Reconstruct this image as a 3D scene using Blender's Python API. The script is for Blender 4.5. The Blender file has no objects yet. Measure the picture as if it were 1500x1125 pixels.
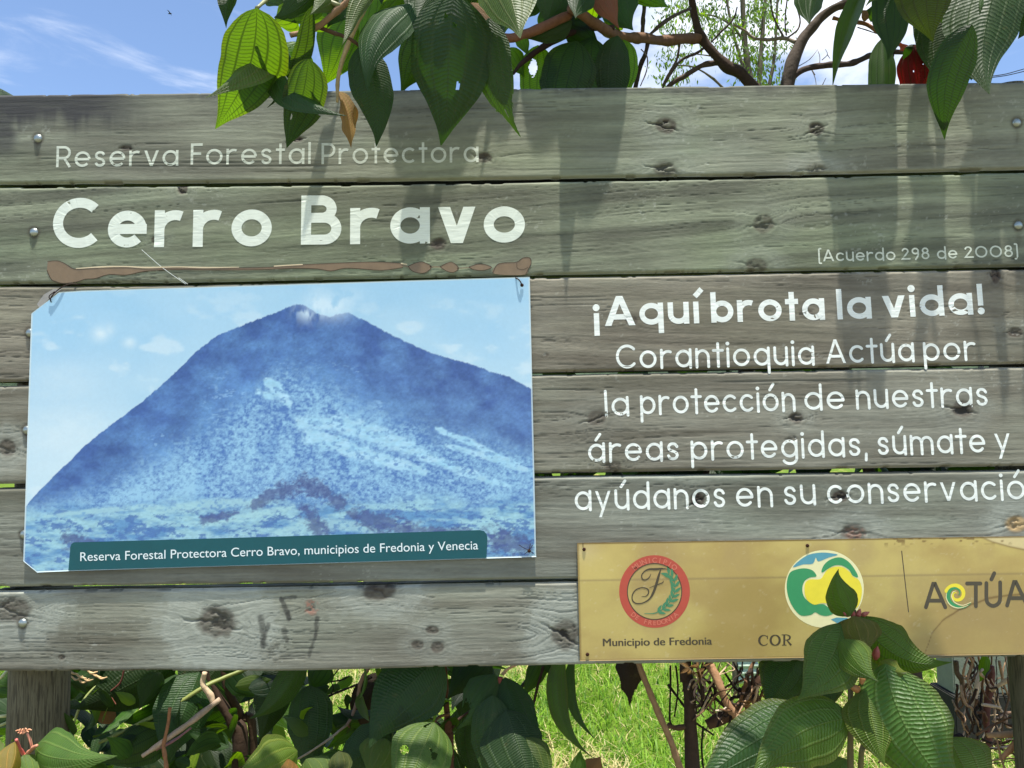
import bpy, math, random
import numpy as np
from mathutils import Vector, Matrix

random.seed(7)
R = math.radians
scene = bpy.context.scene
COL = scene.collection

# ------------------------------------------------------------------ camera
F = 1083.0                       # focal length in photo pixels (1500 wide)
CAM = np.array((0.0, -1.30, 1.60))
PITCH, ROLL = R(4.18), R(0.945)
_f = np.array((0, math.cos(PITCH), math.sin(PITCH)))
_r0 = np.array((1.0, 0, 0))
_u0 = np.array((0, -math.sin(PITCH), math.cos(PITCH)))
_r = math.cos(ROLL) * _r0 - math.sin(ROLL) * _u0
_u = math.sin(ROLL) * _r0 + math.cos(ROLL) * _u0
cam_data = bpy.data.cameras.new("camera")
cam_data.sensor_width = 36.0
cam_data.lens = 36.0 * F / 1500.0
cam_data.clip_start = 0.02
cam_data.clip_end = 3000
cam = bpy.data.objects.new("camera", cam_data)
m = Matrix.Identity(4)
for i in range(3):
    m[i][0], m[i][1], m[i][2], m[i][3] = _r[i], _u[i], -_f[i], CAM[i]
cam.matrix_world = m
COL.objects.link(cam)
scene.camera = cam

# ------------------------------------------------------------------ light
SUN_DIR = Vector((0.045, -0.135, 1.0)).normalized()      # towards the sun
sun_data = bpy.data.lights.new("sun", 'SUN')
sun_data.energy = 4.6
sun_data.angle = R(0.53)
sun_data.color = (1.0, 0.955, 0.87)
sun = bpy.data.objects.new("sun", sun_data)
sun.rotation_euler = SUN_DIR.to_track_quat('Z', 'Y').to_euler()
sun.location = (0, 0, 12)
COL.objects.link(sun)

world = bpy.data.worlds.new("World")
scene.world = world
world.use_nodes = True
scene.view_settings.view_transform = 'Standard'
scene.view_settings.look = 'None'
scene.view_settings.exposure = 0.98
scene.view_settings.gamma = 1.0
SKY_STRENGTH = 0.125


class NT:
    """small helper for node trees"""
    def __init__(self, tree):
        self.t = tree
        self.n = tree.nodes
        self.l = tree.links

    def new(self, typ, **kw):
        n = self.n.new(typ)
        for k, v in kw.items():
            setattr(n, k, v)
        return n

    def put(self, sock, v):
        if isinstance(v, bpy.types.NodeSocket):
            self.l.new(v, sock)
        else:
            sock.default_value = v

    def math(self, op, a, b=None, c=None, clamp=False):
        n = self.new('ShaderNodeMath', operation=op)
        n.use_clamp = clamp
        self.put(n.inputs[0], a)
        if b is not None:
            self.put(n.inputs[1], b)
        if c is not None:
            self.put(n.inputs[2], c)
        return n.outputs[0]

    def mix(self, fac, a, b, blend='MIX'):
        n = self.new('ShaderNodeMix', data_type='RGBA', blend_type=blend)
        self.put(n.inputs[0], fac)
        self.put(n.inputs[6], a)
        self.put(n.inputs[7], b)
        return n.outputs[2]

    def step(self, v, lo, hi, to0=0.0, to1=1.0):
        n = self.new('ShaderNodeMapRange', interpolation_type='SMOOTHSTEP')
        self.put(n.inputs[0], v)
        for i, q in enumerate((lo, hi, to0, to1)):
            self.put(n.inputs[i + 1], q)
        return n.outputs[0]

    def noise(self, vec, scale, detail=4, rough=0.55, dist=0.0):
        n = self.new('ShaderNodeTexNoise')
        if vec is not None:
            self.l.new(vec, n.inputs['Vector'])
        n.inputs['Scale'].default_value = scale
        n.inputs['Detail'].default_value = detail
        n.inputs['Roughness'].default_value = rough
        n.inputs['Distortion'].default_value = dist
        return n.outputs['Fac']

    def mapping(self, vec, scale=(1, 1, 1), rot=(0, 0, 0), loc=(0, 0, 0)):
        n = self.new('ShaderNodeMapping')
        self.l.new(vec, n.inputs[0])
        n.inputs['Scale'].default_value = scale
        n.inputs['Rotation'].default_value = rot
        n.inputs['Location'].default_value = loc
        return n.outputs[0]


def lin(r, g, b, k=1.0):
    def f(c):
        c = c / 255.0
        return (c / 12.92 if c <= 0.04045 else ((c + 0.055) / 1.055) ** 2.4) * k
    return (f(r), f(g), f(b), 1.0)


def lin3(c):
    c = np.asarray(c, float) / 255.0
    return np.where(c <= 0.04045, c / 12.92, ((c + 0.055) / 1.055) ** 2.4)


w = NT(world.node_tree)
w.n.clear()
sky = w.new('ShaderNodeTexSky', sky_type='NISHITA')
sky.sun_disc = False
sky.sun_elevation = math.asin(SUN_DIR.z)
sky.sun_rotation = math.atan2(SUN_DIR.x, SUN_DIR.y)
sky.altitude = 1500
sky.air_density = 1.0
sky.dust_density = 0.6
sky.ozone_density = 1.6
tc = w.new('ShaderNodeTexCoord').outputs['Generated']
sep = w.new('ShaderNodeSeparateXYZ')
w.l.new(tc, sep.inputs[0])
cv = w.mapping(tc, scale=(1.0, 1.0, 2.4), loc=(3.1, 1.7, 0.4))
n1 = w.noise(cv, 2.6, 9, 0.58, 0.25)
bias = w.step(sep.outputs['X'], -0.30, 0.14, -0.16, 0.15)
off = w.step(sep.outputs['X'], 0.36, 0.56, 0.0, -0.15)
hi = w.step(sep.outputs['Z'], 0.44, 0.62, 0.0, -0.12)
backw = w.step(sep.outputs['Y'], -0.2, 0.4, 0.0, 1.0)
bb = w.math('MULTIPLY', w.math('ADD', w.math('ADD', bias, off), hi), backw)
cl = w.step(w.math('ADD', n1, bb), 0.47, 0.66)
wisp = w.noise(w.mapping(tc, scale=(2.2, 1.0, 9.0), rot=(0, R(-28), 0)), 2.2, 8, 0.6, 0.6)
wi = w.math('MULTIPLY', w.step(wisp, 0.52, 0.78), 0.42)
fac = w.math('MAXIMUM', cl, wi)
cloudn = w.noise(cv, 7.0, 6, 0.6)
cc = w.new('ShaderNodeMix', data_type='RGBA')
w.put(cc.inputs[0], cloudn)
cc.inputs[6].default_value = (3.7, 4.1, 4.9, 1)
cc.inputs[7].default_value = (6.2, 6.3, 6.4, 1)
skyc = w.mix(fac, sky.outputs[0], cc.outputs[2])
bg = w.new('ShaderNodeBackground')
w.l.new(skyc, bg.inputs[0])
bg.inputs[1].default_value = SKY_STRENGTH
wo = w.new('ShaderNodeOutputWorld')
w.l.new(bg.outputs[0], wo.inputs[0])


# ------------------------------------------------------------------ measuring
def P(px, py, Y=0.0):
    """point of the vertical plane y = Y seen at photo pixel (px, py); works on arrays"""
    px, py, Y = np.broadcast_arrays(np.asarray(px, float), np.asarray(py, float), np.asarray(Y, float))
    dx, dy = (px - 750.0) / F, (562.5 - py) / F
    d = _f + dx[..., None] * _r + dy[..., None] * _u
    t = (Y - CAM[1]) / d[..., 1]
    return CAM + d * t[..., None]


def PV(px, py, Y=0.0):
    return Vector(P(px, py, Y))


def mpp(Y):
    return (Y - CAM[1]) / F


# ------------------------------------------------------------------ numpy noise
def vnoise(x, y, seed=0):
    x, y = np.asarray(x, float), np.asarray(y, float)
    xi, yi = np.floor(x).astype(np.int64), np.floor(y).astype(np.int64)
    fx, fy = x - xi, y - yi
    fx, fy = fx * fx * fx * (fx * (fx * 6 - 15) + 10), fy * fy * fy * (fy * (fy * 6 - 15) + 10)

    def h(a, b):
        n = (a * 374761393 + b * 668265263 + seed * 974634777) & 0xFFFFFFFF
        n = ((n ^ (n >> 13)) * 1274126177) & 0xFFFFFFFF
        n = ((n ^ (n >> 16)) * 2246822519) & 0xFFFFFFFF
        return ((n ^ (n >> 15)) & 0xFFFFFF) / float(0xFFFFFF)
    a, b = h(xi, yi), h(xi + 1, yi)
    c, d = h(xi, yi + 1), h(xi + 1, yi + 1)
    return (a * (1 - fx) + b * fx) * (1 - fy) + (c * (1 - fx) + d * fx) * fy


def fbm(x, y, seed=0, octv=4, gain=0.5):
    s, a, tot = 0, 1.0, 0
    for o in range(octv):
        s = s + a * vnoise(x * 2 ** o, y * 2 ** o, seed + 17 * o)
        tot += a
        a *= gain
    return s / tot


def sm(a, b, x):
    t = np.clip((x - a) / (b - a), 0, 1)
    return t * t * (3 - 2 * t)


def lerp(a, b, t):
    t = np.asarray(t)[..., None]
    return np.asarray(a) * (1 - t) + np.asarray(b) * t


# ------------------------------------------------------------------ object helpers
def empty(name, loc=(0, 0, 0)):
    o = bpy.data.objects.new(name, None)
    o.empty_display_size = 0.1
    o.location = loc
    COL.objects.link(o)
    return o


def tag(o, label=None, cat=None, group=None, kind=None):
    if label:
        o['label'] = label
    if cat:
        o['category'] = cat
    if group:
        o['group'] = group
    if kind:
        o['kind'] = kind
    return o


def link(name, me, mat, parent=None, smooth=False):
    o = bpy.data.objects.new(name, me)
    COL.objects.link(o)
    if mat is not None:
        for mm in (mat if isinstance(mat, (list, tuple)) else [mat]):
            me.materials.append(mm)
    if smooth:
        me.polygons.foreach_set('use_smooth', np.ones(len(me.polygons), bool))
    if parent is not None:
        o.parent = parent
        r = parent
        off = Vector((0, 0, 0))
        while r is not None:
            off += r.location
            r = r.parent
        o.location = -off
    return o


def np_mesh(name, verts, quads=None, tris=None, uv=None, col=None, polys=None):
    """verts (n,3); quads (k,4) / tris (k,3) index arrays, or polys a list; uv and col per vertex"""
    me = bpy.data.meshes.new(name)
    verts = np.asarray(verts, np.float32).reshape(-1, 3)
    if polys is not None:
        me.from_pydata([tuple(v) for v in verts.tolist()], [], polys)
    else:
        q = np.zeros((0, 4), np.int32) if quads is None else np.asarray(quads, np.int32).reshape(-1, 4)
        t = np.zeros((0, 3), np.int32) if tris is None else np.asarray(tris, np.int32).reshape(-1, 3)
        me.vertices.add(len(verts))
        me.vertices.foreach_set('co', verts.ravel())
        loops = np.concatenate([q.ravel(), t.ravel()])
        me.loops.add(len(loops))
        me.loops.foreach_set('vertex_index', loops)
        tot = np.concatenate([np.full(len(q), 4), np.full(len(t), 3)]).astype(np.int32)
        start = np.concatenate([[0], np.cumsum(tot)[:-1]]).astype(np.int32)
        me.polygons.add(len(tot))
        me.polygons.foreach_set('loop_start', start)
        me.polygons.foreach_set('loop_total', tot)
        me.update(calc_edges=True)
    if uv is not None:
        vi = np.zeros(len(me.loops), np.int32)
        me.loops.foreach_get('vertex_index', vi)
        l = me.uv_layers.new(name='UVMap')
        l.data.foreach_set('uv', np.asarray(uv, np.float32)[vi].ravel())
    if col is not None:
        a = me.color_attributes.new('tint', 'FLOAT_COLOR', 'POINT')
        c = np.ones((len(verts), 4), np.float32)
        c[:, :3] = np.asarray(col, np.float32).reshape(-1, 3)
        a.data.foreach_set('color', c.ravel())
    me.validate()
    me.update()
    return me


def grid_quads(n, m2, base=0):
    """n rows by m2 columns of vertices"""
    i = np.arange(n - 1)[:, None] * m2 + np.arange(m2 - 1)[None, :]
    return (np.stack([i, i + 1, i + m2 + 1, i + m2], -1).reshape(-1, 4)) + base


def catmull(pts, k=8):
    pts = np.asarray(pts, float)
    if len(pts) < 3:
        t = np.linspace(0, 1, k + 1)[:, None]
        return pts[0] * (1 - t) + pts[-1] * t
    p = np.vstack([2 * pts[0] - pts[1], pts, 2 * pts[-1] - pts[-2]])
    out = []
    for i in range(1, len(p) - 2):
        t = np.linspace(0, 1, k, endpoint=False)[:, None]
        a, b, c, d = p[i - 1], p[i], p[i + 1], p[i + 2]
        out.append(0.5 * (2 * b + (c - a) * t + (2 * a - 5 * b + 4 * c - d) * t ** 2 + (3 * b - a - 3 * c + d) * t ** 3))
    out.append(p[-2][None])
    return np.vstack(out)


class Bag:
    """collects verts / quads / tris with uv and tint to be ONE mesh"""
    def __init__(self):
        self.v, self.q, self.t, self.uv, self.c = [], [], [], [], []
        self.n = 0

    def add(self, v, q=None, t=None, uv=None, col=(1, 1, 1)):
        v = np.asarray(v, float).reshape(-1, 3)
        if q is not None and len(q):
            self.q.append(np.asarray(q) + self.n)
        if t is not None and len(t):
            self.t.append(np.asarray(t) + self.n)
        self.v.append(v)
        self.uv.append(np.zeros((len(v), 2)) if uv is None else uv)
        c = np.asarray(col, float)
        self.c.append(np.tile(c, (len(v), 1)) if c.ndim == 1 else c)
        self.n += len(v)

    def tube(self, pts, rad, sides=8, k=6, wob=0.0, seed=0, col=(1, 1, 1)):
        pts = np.asarray(pts, float)
        rad = np.atleast_1d(np.asarray(rad, float))
        c = catmull(pts, k)
        rr = np.interp(np.linspace(0, 1, len(c)), np.linspace(0, 1, len(rad)), rad)
        tg = np.gradient(c, axis=0)
        tg /= np.linalg.norm(tg, axis=1, keepdims=True) + 1e-12
        ref = np.array((0.31, 0.2, 0.93)) if abs(tg[0][2]) < 0.8 else np.array((0.9, 0.3, 0.1))
        a = np.cross(tg, ref)
        a /= np.linalg.norm(a, axis=1, keepdims=True) + 1e-12
        b = np.cross(tg, a)
        th = np.linspace(0, 2 * math.pi, sides, endpoint=False)
        if wob:
            L = np.cumsum(np.r_[0, np.linalg.norm(np.diff(c, axis=0), axis=1)])
            wv = 1 + wob * (2 * vnoise(L[:, None] / (rr.mean() * 2.5) + 0 * th[None], np.cos(th)[None] * 1.3 + 5 + 0 * L[:, None], seed) - 1)
        else:
            wv = np.ones((len(c), sides))
        v = c[:, None] + (rr[:, None] * wv)[..., None] * (np.cos(th)[None, :, None] * a[:, None] + np.sin(th)[None, :, None] * b[:, None])
        i = np.arange(len(c) - 1)[:, None] * sides
        j = np.arange(sides)[None]
        jn = (j + 1) % sides
        q = np.stack([i + j, i + jn, i + sides + jn, i + sides + j], -1).reshape(-1, 4)
        vv = np.vstack([v.reshape(-1, 3), c[0], c[-1]])
        n0 = len(c) * sides
        t = [(n0, (s + 1) % sides, s) for s in range(sides)] + [(n0 + 1, n0 - sides + s, n0 - sides + (s + 1) % sides) for s in range(sides)]
        uvs = np.zeros((len(vv), 2))
        uvs[:n0, 0] = np.repeat(np.linspace(0, 1, len(c)), sides)
        self.add(vv, q, t, uvs, col)

    def build(self, name, mat, parent=None, smooth=True):
        me = np_mesh(name, np.vstack(self.v), np.vstack(self.q) if self.q else None,
                     np.vstack(self.t) if self.t else None, np.vstack(self.uv), np.vstack(self.c))
        return link(name, me, mat, parent, smooth)


# ------------------------------------------------------------------ materials
def mat_new(name):
    mt = bpy.data.materials.new(name)
    mt.use_nodes = True
    t = NT(mt.node_tree)
    t.n.clear()
    out = t.new('ShaderNodeOutputMaterial')
    return mt, t, out


def principled(t, color, rough=0.6, spec=0.4, normal=None, metal=0.0, coat=0.0):
    p = t.new('ShaderNodeBsdfPrincipled')
    t.put(p.inputs['Base Color'], color)
    t.put(p.inputs['Roughness'], rough)
    t.put(p.inputs['Specular IOR Level'], spec)
    t.put(p.inputs['Metallic'], metal)
    t.put(p.inputs['Coat Weight'], coat)
    if normal is not None:
        t.l.new(normal, p.inputs['Normal'])
    return p


def bump(t, h, strength=0.5, dist=0.001):
    b = t.new('ShaderNodeBump')
    t.put(b.inputs['Height'], h)
    b.inputs['Strength'].default_value = strength
    b.inputs['Distance'].default_value = dist
    return b.outputs[0]


def attr(t, name='tint'):
    a = t.new('ShaderNodeAttribute')
    a.attribute_name = name
    return a.outputs['Color']


def simple_mat(name, color, rough=0.6, spec=0.4, metal=0.0, var=0.15, scale=40, bmp=0.0, use_tint=False, coat=0.0, dist=0.001):
    mt, t, out = mat_new(name)
    oc = t.new('ShaderNodeTexCoord').outputs['Object']
    n = t.noise(oc, scale, 5, 0.6)
    k = t.math('MULTIPLY_ADD', n, 2 * var, 1 - var)
    base = attr(t) if use_tint else color
    cm = t.mix(1.0, base, base, 'MIX')
    vm = t.new('ShaderNodeVectorMath', operation='SCALE')
    t.l.new(cm, vm.inputs[0])
    t.l.new(k, vm.inputs['Scale'])
    nn = bump(t, n, bmp, dist) if bmp else None
    p = principled(t, vm.outputs[0], rough, spec, nn, metal, coat)
    t.l.new(p.outputs[0], out.inputs[0])
    return mt


def wood_mat(name):
    mt, t, out = mat_new(name)
    oc = t.new('ShaderNodeTexCoord').outputs['Object']
    v = t.mapping(oc, scale=(1.0, 1.0, 26.0))
    f1 = t.noise(v, 34, 6, 0.62)
    f2 = t.noise(t.mapping(oc, scale=(1.0, 1.0, 9.0)), 110, 4, 0.6)
    k = t.math('ADD', t.math('MULTIPLY', f1, 0.34), t.math('MULTIPLY_ADD', f2, 0.30, 0.69))
    vm = t.new('ShaderNodeVectorMath', operation='SCALE')
    t.l.new(attr(t), vm.inputs[0])
    t.l.new(k, vm.inputs['Scale'])
    h = t.math('ADD', f1, t.math('MULTIPLY', f2, 0.6))
    p = principled(t, vm.outputs[0], 0.72, 0.28, bump(t, h, 0.42, 0.0009))
    t.l.new(p.outputs[0], out.inputs[0])
    return mt


def leaf_mat(name, up, down, trans, gloss=0.40, tf=0.38, veins=38, vein_light=0.22, bmp=0.0008):
    """broad leaf: five long veins and ladder veins between them, paler underside, light passes through"""
    mt, t, out = mat_new(name)
    uvn = t.new('ShaderNodeUVMap')
    sp = t.new('ShaderNodeSeparateXYZ')
    t.l.new(uvn.outputs[0], sp.inputs[0])
    u, v = sp.outputs[0], sp.outputs[1]
    av = t.math('ABSOLUTE', t.math('MULTIPLY_ADD', v, 2.0, -1.0))
    d = t.math('MINIMUM', t.math('MULTIPLY', av, 1.3), t.math('ABSOLUTE', t.math('SUBTRACT', av, 0.42)))
    d = t.math('MINIMUM', d, t.math('ABSOLUTE', t.math('SUBTRACT', av, 0.80)))
    line = t.step(d, 0.012, 0.055, 1.0, 0.0)
    oc = t.new('ShaderNodeTexCoord').outputs['Object']
    wob = t.noise(oc, 60, 3, 0.6)
    ph = t.math('ADD', t.math('MULTIPLY', u, float(veins)), t.math('MULTIPLY', av, -3.2))
    ph = t.math('ADD', ph, t.math('MULTIPLY', wob, 1.3))
    s = t.math('MULTIPLY_ADD', t.math('SINE', t.math('MULTIPLY', ph, 2 * math.pi)), 0.5, 0.5)
    rib = t.step(s, 0.0, 0.42, 1.0, 0.0)
    hgt = t.math('SUBTRACT', t.math('POWER', s, 0.6), t.math('MULTIPLY', line, 1.1))
    blot = t.noise(oc, 22, 5, 0.62)
    spots = t.step(t.noise(oc, 170, 3, 0.6), 0.70, 0.76)
    geo = t.new('ShaderNodeNewGeometry')
    base = t.mix(geo.outputs['Backfacing'], up, down)
    base = t.mix(1.0, base, attr(t), 'MULTIPLY')
    k = t.math('MULTIPLY_ADD', blot, 0.7, 0.62)
    vm = t.new('ShaderNodeVectorMath', operation='SCALE')
    t.l.new(base, vm.inputs[0])
    t.l.new(k, vm.inputs['Scale'])
    vl = t.mix(1.0, attr(t), t.mix(geo.outputs['Backfacing'], lin(66, 96, 34), lin(150, 165, 90)), 'MULTIPLY')
    c = t.mix(t.math('MULTIPLY', t.math('MAXIMUM', line, t.math('MULTIPLY', rib, 0.6)), vein_light), vm.outputs[0], vl)
    c = t.mix(t.math('MULTIPLY', spots, 0.45), c, lin(104, 92, 52))
    worn = t.step(t.noise(oc, 34, 6, .7), .60, .72)
    c = t.mix(t.math('MULTIPLY', worn, .42), c, lin(98, 88, 46))
    nrm = bump(t, t.math('ADD', hgt, t.math('MULTIPLY', wob, .5)), 0.6, bmp)
    p = principled(t, c, t.math('MULTIPLY_ADD', blot, 0.25, gloss), 0.42, nrm)
    tr = t.new('ShaderNodeBsdfTranslucent')
    tcol = t.mix(1.0, trans, attr(t), 'MULTIPLY')
    dark = t.math('SUBTRACT', 1.0, t.math('MULTIPLY', t.math('MAXIMUM', line, t.math('MULTIPLY', rib, 0.7)), 0.68))
    tv = t.new('ShaderNodeVectorMath', operation='SCALE')
    t.l.new(tcol, tv.inputs[0])
    t.l.new(t.math('MULTIPLY', dark, k), tv.inputs['Scale'])
    t.l.new(tv.outputs[0], tr.inputs[0])
    mx = t.new('ShaderNodeMixShader')
    mx.inputs[0].default_value = tf
    t.l.new(p.outputs[0], mx.inputs[1])
    t.l.new(tr.outputs[0], mx.inputs[2])
    t.l.new(mx.outputs[0], out.inputs[0])
    return mt


M_WOOD = wood_mat('weathered_wood')
M_LEAF = leaf_mat('broad_leaf', lin(27, 55, 16), lin(62, 86, 36), lin(104, 146, 18))
M_NEAR = leaf_mat('glossy_leaf', lin(30, 60, 17), lin(66, 92, 38), lin(104, 146, 18), gloss=.33, veins=34, bmp=.0017)
M_DRY = leaf_mat('dry_leaf', lin(110, 88, 56), lin(124, 100, 66), lin(140, 104, 52), 0.6, 0.25)
M_REDLEAF = leaf_mat('red_leaf', lin(104, 26, 22), lin(112, 34, 28), lin(130, 16, 12), 0.7, 0.4)
M_SMALL = leaf_mat('small_leaf', lin(70, 105, 50), lin(90, 120, 70), lin(150, 190, 50), 0.45, 0.45, 8)
M_BARK = simple_mat('bark', (1, 1, 1, 1), 0.85, 0.2, var=0.45, scale=90, bmp=0.7, use_tint=True, dist=0.003)
M_STEM = simple_mat('green_stem', (1, 1, 1, 1), 0.5, 0.4, var=0.2, scale=60, bmp=0.2, use_tint=True)


def paint_mat(name, col, wear=0.42, rough=0.6):
    """thin worn paint: grain of the board shows through in streaks"""
    mt, t, out = mat_new(name)
    oc = t.new('ShaderNodeTexCoord').outputs['Object']
    n = t.noise(t.mapping(oc, scale=(1.0, 1.0, 14.0)), 36, 6, 0.65)
    n2 = t.noise(oc, 9, 4, 0.6)
    f = t.math('MULTIPLY', t.step(n, 0.40, 0.75), t.step(n2, 0.25, 0.7, 0.35, 1.0))
    sp = t.step(t.noise(t.mapping(oc, scale=(1.0, 1.0, 5.0)), 130, 3, 0.6), 0.66, 0.74)
    f = t.math('MAXIMUM', t.math('MULTIPLY', f, wear), t.math('MULTIPLY', sp, wear))
    c = t.mix(f, col, lin(128, 132, 116))
    p = principled(t, c, rough, 0.3)
    t.l.new(p.outputs[0], out.inputs[0])
    return mt


M_PAINT = paint_mat('white_paint', lin(238, 243, 236), 0.28)
M_PAINT_BOLD = paint_mat('big_white_paint', lin(226, 234, 220), 0.36)
M_PAINT_FAINT = paint_mat('faded_white_paint', lin(205, 212, 195), 0.62)
M_BOLT = simple_mat('galvanised_bolt', lin(158, 166, 162), 0.36, 0.5, 0.9, 0.2, 160, 0.2)
M_WIRE = simple_mat('rusty_wire', lin(48, 36, 30), 0.7, 0.3, 0.3, 0.3, 200)
M_RUST = simple_mat('rusty_screw', lin(58, 34, 24), 0.85, 0.2, 0.2, 0.35, 300)


def tint_mat(name, rough, spec, coat=0.0, bmp=0.0, scale=200):
    mt, t, out = mat_new(name)
    oc = t.new('ShaderNodeTexCoord').outputs['Object']
    n = t.noise(oc, scale, 3, 0.6)
    vm = t.new('ShaderNodeVectorMath', operation='SCALE')
    t.l.new(attr(t), vm.inputs[0])
    t.l.new(t.math('MULTIPLY_ADD', n, 0.10, 0.95), vm.inputs['Scale'])
    p = principled(t, vm.outputs[0], rough, spec, bump(t, t.noise(oc, 5, 3, 0.5), bmp, 0.004) if bmp else None, 0, coat)
    t.l.new(p.outputs[0], out.inputs[0])
    return mt


M_PRINT = tint_mat('printed_sheet', 0.38, 0.35)
M_PLAQUE = tint_mat('yellowed_acrylic', 0.22, 0.5, 0.35, 0.16)
M_BAND = simple_mat('teal_print', lin(22, 84, 92), 0.38, 0.35, var=0.12, scale=60)
M_CAPTION = simple_mat('white_print', lin(226, 238, 240), 0.45, 0.3, var=0.03)


# ------------------------------------------------------------------ stroke lettering
def arc(cx, cy, r, a0, a1, n=28, ry=None):
    a = np.radians(np.linspace(a0, a1, n))
    return np.stack([cx + r * np.cos(a), cy + (ry or r) * np.sin(a)], 1)


def glyph(ch, s):
    """centre lines of a round geometric sans, x-height 1, stroke s -> (width, [(points, closed)], [dots])"""
    h = s / 2
    CH = 1.36
    L, D = [], []

    def ln(*p):
        L.append((np.array(p, float), False))

    def pg(*p):
        L.append((np.array(p, float), 'poly'))

    def ring(cx, cy, r, ry=None):
        L.append((arc(cx, cy, r, 0, 360, 49, ry)[:-1], True))
    acc = {'á': 'a', 'é': 'e', 'í': 'i', 'ó': 'o', 'ú': 'u'}
    if ch in acc:
        wd, l2, d2 = glyph('ı' if ch == 'í' else acc[ch], s)
        cx = wd / 2
        l2.append((np.array([(cx - 0.03, 1.15 + h * .7), (cx + 0.15 + s * .45, 1.44 + s * .55)]), False))
        return wd, l2, d2
    if ch == 'o':
        ring(.52, .5, .52 - h, .5 - h); return 1.04, L, D
    if ch in 'adbpqg':
        ring(.5, .5, .5 - h)
        if ch == 'a': ln((1 - h, 1.0), (1 - h, 0)); 
        if ch == 'd': ln((1 - h, 1.40), (1 - h, 0))
        if ch == 'b': ln((h, 1.40), (h, 0))
        if ch == 'p': ln((h, 1.0), (h, -.40))
        if ch == 'q': ln((1 - h, 1.0), (1 - h, -.40))
        if ch == 'g':
            L.append((np.vstack([[(1 - h, 1.0)], arc(.5, -.02, .5 - h, 0, -150, 24, .40 - h)]), False))
        return 1.0, L, D
    if ch == 'e':
        L.append((arc(.5, .5, .5 - h, 0, 318, 40), False)); ln((h, .5), ((1 if s > .2 else 1 - h), .5)); return 1.0, L, D
    if ch == 'c':
        L.append((arc(.5, .5, .5 - h, 46, 314, 36), False)); return .90, L, D
    if ch == 'r':
        r = .40
        ln((h, 1.0), (h, 0)); L.append((arc(h + r, 1 - h - r, r, 180, 66, 16), False)); return h + r + r * .42 + h * .7, L, D
    if ch == 'n':
        ln((h, 1.0), (h, 0)); r = .44 - h
        L.append((np.vstack([arc(.44, 1 - h - r, r, 180, 0, 24), [(.88 - h, 0)]]), False)); return .88, L, D
    if ch == 'm':
        ln((h, 1.0), (h, 0)); r = .37 - h / 2
        for k in (0, 1):
            x0 = h + k * 2 * r
            L.append((np.vstack([arc(x0 + r, 1 - h - r, r, 180, 0, 20), [(x0 + 2 * r, 0)]]), False))
        return 4 * r + s, L, D
    if ch == 'u':
        ln((.88 - h, 1.0), (.88 - h, 0)); r = .44 - h
        L.append((np.vstack([[(h, 1.0)], arc(.44, h + r, r, 180, 360, 24)]), False)); return .88, L, D
    if ch == 's':
        q = np.array([(.95, .80), (.78, .95), (.5, 1), (.22, .95), (.06, .77), (.20, .59), (.5, .51), (.80, .42), (.95, .24), (.80, .06), (.5, 0), (.2, .05), (.03, .21)])
        q = np.stack([h + (.72 - s) * q[:, 0], h + (1 - s) * q[:, 1]], 1)
        L.append((catmull(q, 5), False)); return .72, L, D
    if ch == 't':
        ln((.29, 1.32), (.29, 0)); ln((0.0, 1 - h), (.58, 1 - h)); return .58, L, D
    if ch == 'l':
        ln((h, 1.40), (h, 0)); return s, L, D
    if ch == 'ı':
        ln((h, 1.0), (h, 0)); return s, L, D
    if ch == 'i':
        ln((h, 1.0), (h, 0)); D.append((h, 1.30, s * .68)); return s, L, D
    if ch == 'v':
        q = s * 1.09
        pg((0, 1), (q, 1), (.46 + q / 2, 0), (.46 - q / 2, 0)); pg((.92, 1), (.92 - q, 1), (.46 - q / 2, 0), (.46 + q / 2, 0)); return .92, L, D
    if ch == 'y':
        q = s * 1.09
        pg((0, 1), (q, 1), (.475 + q / 2, 0), (.475 - q / 2, 0)); pg((.94 - q, 1), (.94, 1), (.285 + q / 2, -.40), (.285 - q / 2, -.40)); return .94, L, D
    if ch == 'C':
        L.append((arc(.68, .68, .68 - h, 44, 316, 44), False)); return 1.22, L, D
    if ch == 'A':
        q = s * 1.09
        pg((0, 0), (q, 0), (.62 + q / 2, CH), (.62 - q / 2, CH)); pg((1.24, 0), (1.24 - q, 0), (.62 - q / 2, CH), (.62 + q / 2, CH)); ln((.24, .40), (1.0, .40)); return 1.24, L, D
    if ch in 'RP':
        rr = .39 - h / 2 if ch == 'R' else .41 - h / 2
        ln((h, 0), (h, CH))
        L.append((np.vstack([[(h, CH - h), (.48, CH - h)], arc(.48, CH - h - rr, rr, 90, -90, 20), [(h, CH - h - 2 * rr)]]), False))
        if ch == 'R': ln((.50, CH - h - 2 * rr), (.92 - h * .6, 0))
        return .92, L, D
    if ch == 'B':
        r1, r2 = .34 - h / 2, .37 - h / 2
        ym = h + 2 * r2
        ln((h, 0), (h, CH))
        L.append((np.vstack([[(h, CH - h), (.52, CH - h)], arc(.52, (CH - h + ym) / 2, (CH - h - ym) / 2, 90, -90, 18), [(h, ym)]]), False))
        L.append((np.vstack([[(h, ym), (.58, ym)], arc(.58, h + r2, r2, 90, -90, 18), [(h, h)]]), False))
        return .58 + r2 + h, L, D
    if ch == 'F':
        ln((.74, CH - h), (h, CH - h), (h, 0)); ln((h, .70), (.66, .70)); return .74, L, D
    if ch == '2':
        r = .37 - h
        L.append((np.vstack([arc(.40, CH - h - r, r, 165, -38, 24), [(h, h), (.84, h)]]), False)); return .84, L, D
    if ch == '9':
        r = .39 - h
        ring(.40, CH - h - r, r); L.append((catmull([(.40 + r, CH - h - r), (.66, .45), (.40, 0)], 8), False)); return .80, L, D
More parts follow.
